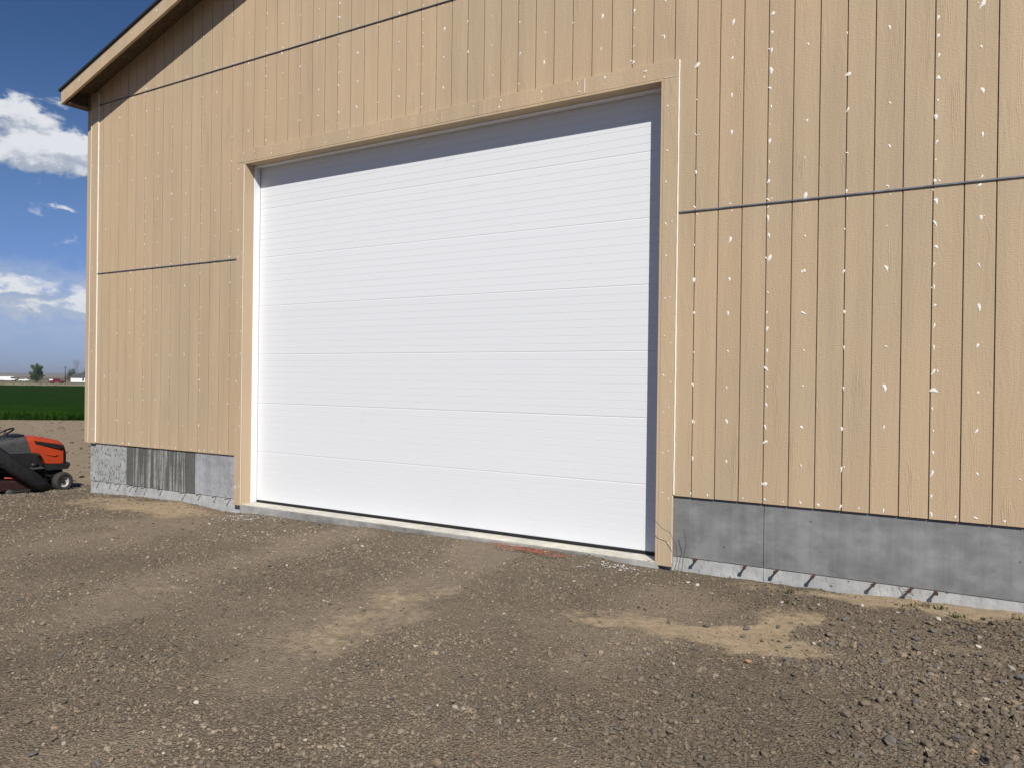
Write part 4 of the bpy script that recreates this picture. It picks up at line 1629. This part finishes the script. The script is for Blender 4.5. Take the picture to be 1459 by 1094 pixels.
def strip(name, d0, d1, h0, mat, label, n=24):
    dv = np.linspace(d0, d1, n)
    lv = np.linspace(-1.05 * d1, 0.5 * d1, 140)
    D, L = np.meshgrid(dv, lv, indexing='ij')
    X = CAM.x + fwd2[0] * D + rt2[0] * L
    Y = CAM.y + fwd2[1] * D + rt2[1] * L
    Z = terrain(X, Y, False) + h0
    i2 = np.arange(D.size).reshape(D.shape)
    Fq = np.stack([i2[:-1, :-1], i2[1:, :-1], i2[1:, 1:], i2[:-1, 1:]], -1).reshape(-1, 4)
    o = link_mesh(name, np_mesh(name, np.stack([X, Y, Z], -1).reshape(-1, 3), Fq, mat, True))
    tag(o, label, kind='structure')


strip('ploughed_field', 520, 900, 0.10, BROWN_FIELD, 'dark ploughed field far beyond the road')
strip('dry_field', 1000, 2600, 0.15, DRY_FIELD, 'pale dry fields below the horizon')
# rough weeds along the far side of the crop
nb = 9000
bd = rng.uniform(173, 235, nb)
bl = -bd * rng.uniform(0.40, 0.75, nb)
bxx = CAM.x + fwd2[0] * bd + rt2[0] * bl
byy = CAM.y + fwd2[1] * bd + rt2[1] * bl
bz = terrain(bxx, byy, False)
hh = rng.uniform(0.15, 0.45, nb)
aa = rng.uniform(0, PI, nb)
ww = rng.uniform(0.15, 0.5, nb)
BV = np.stack([np.stack([bxx - np.cos(aa) * ww, byy - np.sin(aa) * ww, bz], -1), np.stack([bxx + np.cos(aa) * ww, byy + np.sin(aa) * ww, bz], -1),
               np.stack([bxx + np.cos(aa) * ww * .5, byy + np.sin(aa) * ww * .5, bz + hh], -1),
               np.stack([bxx - np.cos(aa) * ww * .7, byy - np.sin(aa) * ww * .7, bz + hh * .8], -1)], 1).reshape(-1, 3)
o = link_mesh('roadside_weeds', np_mesh('roadside_weeds', BV, np.arange(nb * 4).reshape(nb, 4), WEEDS))
tag(o, 'pale rough weeds along the far edge of the crop', 'weeds', kind='stuff')

# low hills on the horizon
hv, hf = [], []
lats = np.linspace(-5200, 2500, 160)
for i, l in enumerate(lats):
    x0, y0 = at(3600, l)
    x1, y1 = at(4600, l)
    x2, y2 = at(6500, l)
    hgt = 5 + 6.0 * fbm(np.array([l / 900.0]), np.array([0.3]), 90, 4)[0] + 7 * max(0, math.sin(l / 1500.0 + 2.3))
    hv += [(x0, y0, -1.9), (x1, y1, hgt), (x2, y2, -1.9)]
for i in range(len(lats) - 1):
    a = i * 3
    hf += [(a, a + 3, a + 4, a + 1), (a + 1, a + 4, a + 5, a + 2)]
HILL = plain('dry_hill', (0.215, 0.165, 0.125), 0.95, var=0.2, scale=0.004)
mb = MB()
mb.add(hv, hf, True)
tag(mb.build('hills', HILL), 'low dry hills on the horizon', kind='structure')

# ------------------------------------------------------------------ far things along the road
CARW = plain('white_paint', (0.78, 0.79, 0.80), 0.35, var=0.03, coat=0.3)
CARR = plain('dark_red_paint', (0.16, 0.008, 0.010), 0.35, var=0.05, coat=0.3)
GLASS = plain('dark_glass', (0.02, 0.025, 0.03), 0.12, var=0.1)
WALLW = plain('white_siding', (0.74, 0.74, 0.74), 0.7, var=0.04)
ROOFG = plain('grey_green_roof', (0.075, 0.085, 0.080), 0.8, var=0.15)
WOODP = plain('weathered_pole', (0.07, 0.055, 0.045), 0.9, var=0.2)
STEELG = plain('galvanised_steel', (0.20, 0.21, 0.22), 0.6, var=0.1)
ROADYAW = math.atan2(rt2[1], rt2[0])


def far_root(name, depth, lat, label, cat, yaw=0.0, group=None):
    x, y = at(depth, lat)
    o = empty(name, (x, y, float(terrain(x, y, False))), ROADYAW + yaw)
    return tag(o, label, cat, group)


def far_wheels(root, xs, half, r=0.36):
    for x in xs:
        for s in (-1, 1):
            mb = MB()
            mb.lathe([(0.001, -0.11), (r * 0.8, -0.11), (r, -0.08), (r, 0.08), (r * 0.8, 0.11), (0.001, 0.11)], 'y', (x, s * half, r), 18)
            mb.build('wheel', TYRE, root)


def body(prof, half, name, mat, root, bev=0.05):
    MB().prism(prof, 'y', -half, half, bev).build(name, mat, root)


# long white van (its rear runs out of the picture)
van = far_root('van', 392, -390 * 0.610 * 1.0, 'long white van parked on the road beyond the crop', 'van')
body([(-4.6, 0.45), (2.6, 0.45), (3.1, 0.55), (3.15, 1.05), (2.3, 1.25), (1.6, 2.15), (1.2, 2.25), (-4.5, 2.25), (-4.65, 2.1)], 0.98, 'body', CARW, van, 0.06)
MB().prism([(1.72, 1.98), (2.32, 1.28), (1.2, 1.28), (1.2, 1.98)], 'y', -0.99, 0.99).build('window', GLASS, van)
MB().box(-4.67, -4.55, -0.9, 0.9, 0.42, 0.6, 0.02).build('bumper', GREYP, van)
far_wheels(van, (-3.2, 2.1), 0.9)
car = far_root('car', 392, -392 * 0.5885, 'low white car parked in front of the long white van', 'car')
body([(-2.35, 0.35), (2.3, 0.35), (2.4, 0.70), (1.3, 0.90), (-1.7, 0.95), (-2.35, 0.92)], 0.88, 'body', CARW, car, 0.06)
body([(-1.8, 0.93), (1.2, 0.89), (0.35, 1.36), (-0.9, 1.40)], 0.74, 'cabin', CARW, car, 0.05)
for s in (-1, 1):
    MB().prism([(-1.45, 0.98), (0.95, 0.95), (0.28, 1.30), (-0.85, 1.33)], 'y', s * 0.745 - 0.006, s * 0.745 + 0.006).build('window', GLASS, car)
far_wheels(car, (-1.45, 1.45), 0.80, 0.31)
pick = far_root('pickup_truck', 320, -320 * 0.5500, 'dark red pickup truck with a white bed load near the tree', 'pickup')
body([(-2.7, 0.50), (2.6, 0.50), (2.72, 0.75), (2.65, 1.05), (1.3, 1.16), (-0.9, 1.14), (-2.7, 1.10)], 0.95, 'body', CARR, pick, 0.06)
body([(-0.95, 1.12), (1.35, 1.12), (0.65, 1.78), (-0.75, 1.80)], 0.82, 'cab', CARR, pick, 0.06)
for s in (-1, 1):
    MB().prism([(-0.75, 1.20), (1.05, 1.20), (0.55, 1.68), (-0.65, 1.70)], 'y', s * 0.825 - 0.006, s * 0.825 + 0.006).build('window', GLASS, pick)
MB().box(-2.45, -1.05, -0.75, 0.75, 1.05, 1.62, 0.06).build('bed_cover', CARW, pick)
far_wheels(pick, (-1.75, 1.75), 0.88, 0.38)

house = far_root('house', 340, -340 * 0.5120, 'long white single storey house with a low dark roof', 'house')
MB().box(-5.4, 9.0, -3.2, 3.2, 0.0, 2.55).build('wall', WALLW, house)
rf = MB().prism([(-3.7, 2.50), (3.7, 2.50), (0, 3.75)], 'x', -5.7, 9.3).build('roof', ROOFG, house)
for (xa, xb, za, zb) in ((-0.65, 0.0, 1.0, 2.05), (0.85, 2.2, 0.95, 2.05), (4.2, 5.6, 1.0, 2.0)):
    w_ = MB().box(xa, xb, -3.24, -3.21, za, zb).build('window', GLASS, house)
    MB().box(xa - 0.08, xb + 0.08, -3.26, -3.22, za - 0.1, za - 0.01).build('sill', WALLW, w_)
MB().box(3.0, 3.9, -3.25, -3.20, 0.15, 2.15).build('door', GREYP, house)
MB().box(-5.42, 9.02, -3.22, -3.205, 0.0, 0.45).build('skirting', ROOFG, house)

shed = far_root('shed', 900, -900 * 0.5665, 'tiny white shed standing far out on the dry fields', 'shed')
MB().box(-2.2, 2.2, -1.8, 1.8, 0, 3.4).build('wall', WALLW, shed)
MB().prism([(-2.0, 3.3), (2.0, 3.3), (0, 4.3)], 'x', -2.3, 2.3).build('roof', WALLW, shed)

pole = far_root('utility_pole', 338, -338 * 0.5395, 'dark wooden utility pole beside the white house', 'pole')
MB().tube([(0, 0, -0.3), (0, 0, 6.9)], [0.19, 0.13], 8).build('post', WOODP, pole)
MB().box(-0.75, 0.75, -0.06, 0.06, 6.25, 6.40).build('crossarm', WOODP, pole)

tw = far_root('lattice_tower', 1500, -1500 * 0.5262, 'tall hazy steel lattice tower far behind the white house', 'tower')
mb = MB()
lev = [(0, 4.2), (7, 3.1), (13, 2.2), (18, 1.5), (22, 2.8), (26, 3.2), (30, 2.6)]
for s in range(len(lev) - 1):
    (z0, w0), (z1, w1) = lev[s], lev[s + 1]
    cs0 = [(-w0, -w0), (w0, -w0), (w0, w0), (-w0, w0)]
    cs1 = [(-w1, -w1), (w1, -w1), (w1, w1), (-w1, w1)]
    for k in range(4):
        p, q = cs0[k], cs1[k]
        p2, q2 = cs0[(k + 1) % 4], cs1[(k + 1) % 4]
        mb.tube([(p[0], p[1], z0), (q[0], q[1], z1)], 0.16, 4)
        mb.tube([(p[0], p[1], z0), (q2[0], q2[1], z1)], 0.10, 4)
        mb.tube([(p2[0], p2[1], z0), (q[0], q[1], z1)], 0.10, 4)
        mb.tube([(q[0], q[1], z1), (q2[0], q2[1], z1)], 0.10, 4)
mb.build('frame', STEELG, tw)
mb = MB()
mb.tube([(-8, 0, 26), (8, 0, 26)], 0.22, 4).tube([(-6, 0, 30), (6, 0, 30)], 0.2, 4)
mb.build('crossarm', STEELG, tw)

FOL = plain('tree_leaf', (0.060, 0.095, 0.030), 0.75, var=0.35, scale=1.2)
FOLD = plain('dark_tree_leaf', (0.040, 0.060, 0.032), 0.75, var=0.35, scale=1.2)
BARK = plain('bark', (0.10, 0.075, 0.055), 0.9, var=0.2)


def tree(depth, lat, hgt, wid, mat, label, seed, n=2600, name='tree', upright=True):
    root = far_root(name, depth, lat, label, 'tree')
    r = np.random.default_rng(seed)
    rr = random.Random(seed)
    mb = MB()
    mb.tube([(0, 0, -0.2), (0.05, 0, hgt * 0.45), (0, 0.05, hgt * 0.85)], [hgt * 0.03, hgt * 0.02, hgt * 0.006], 7)
    limbs = []
    for i in range(16):
        z0 = hgt * rr.uniform(0.10, 0.75)
        a = rr.uniform(0, 6.28)
        reach = wid * 0.5 * (1.05 - 0.75 * max(0, (z0 / hgt - 0.15))) * rr.uniform(0.6, 1.1)
        e = Vector((math.cos(a) * reach, math.sin(a) * reach, z0 + hgt * rr.uniform(0.12, 0.28)))
        limbs.append((Vector((0, 0, z0)), e))
        mb.tube([(0, 0, z0), e * 0.5 + Vector((0, 0, z0 * 0.45)), e], [hgt * 0.012, hgt * 0.008, hgt * 0.003], 5)
    mb.build('trunk', BARK, root)
    limbs += [(Vector((0, 0, hgt * 0.45)), Vector((0, 0, hgt)))] * 3
    P = []
    for i in range(n):
        a, e = limbs[rr.randrange(len(limbs))]
        t = rr.uniform(0.25, 1.05)
        p = a.lerp(e, t)
        sc = wid * 0.10 * (1.25 - t * 0.8)
        P.append((p.x + rr.gauss(0, sc), p.y + rr.gauss(0, sc), max(0.3, p.z + rr.gauss(0, sc * 1.2))))
    P = np.array(P)
    s = r.uniform(0.10, 0.22, n) * hgt / 6.5
    u = r.normal(size=(n, 3))
    u /= np.linalg.norm(u, axis=1, keepdims=True)
    w = np.cross(u, r.normal(size=(n, 3)))
    w /= np.linalg.norm(w, axis=1, keepdims=True)
    u *= s[:, None]
    w *= s[:, None] * 0.6
    V = np.stack([P - u, P + w, P + u, P - w], 1).reshape(-1, 3)
    o = link_mesh('crown', np_mesh('crown', V, np.arange(n * 4).reshape(n, 4), mat), None, root)
    return root


tree(330, -330 * 0.5735, 7.0, 5.6, FOL, 'single bushy green tree standing between the white car and the red pickup', 4, 7000)
tree(375, -375 * 0.5300, 5.6, 7.5, FOLD, 'dark tree behind the roof of the white house, next to the utility pole', 8, 2400)
tree(380, -380 * 0.5150, 5.2, 8.0, FOLD, 'wide dark tree behind the middle of the white house roof', 9, 2400)
tree(372, -372 * 0.5020, 4.6, 6.0, FOLD, 'low dark tree behind the white house, closest to the barn corner', 10, 2000)

# ------------------------------------------------------------------ the air
def haze():
    m = bpy.data.materials.new('air')
    m.use_nodes = True
    nt = m.node_tree
    nt.nodes.clear()
    h = NT(nt)
    out = h.node('ShaderNodeOutputMaterial')
    v = h.node('ShaderNodeVolumePrincipled')
    v.inputs['Color'].default_value = (0.80, 0.88, 1.0, 1)
    v.inputs['Density'].default_value = 0.00012
    v.inputs['Anisotropy'].default_value = 0.2
    nt.links.new(v.outputs[0], out.inputs['Volume'])
    o = MB().box(-8500, 8500, -8500, 8500, -4.0, 48.0).build('haze', m)
    tag(o, 'thin pale air over the whole land', kind='stuff')


haze()
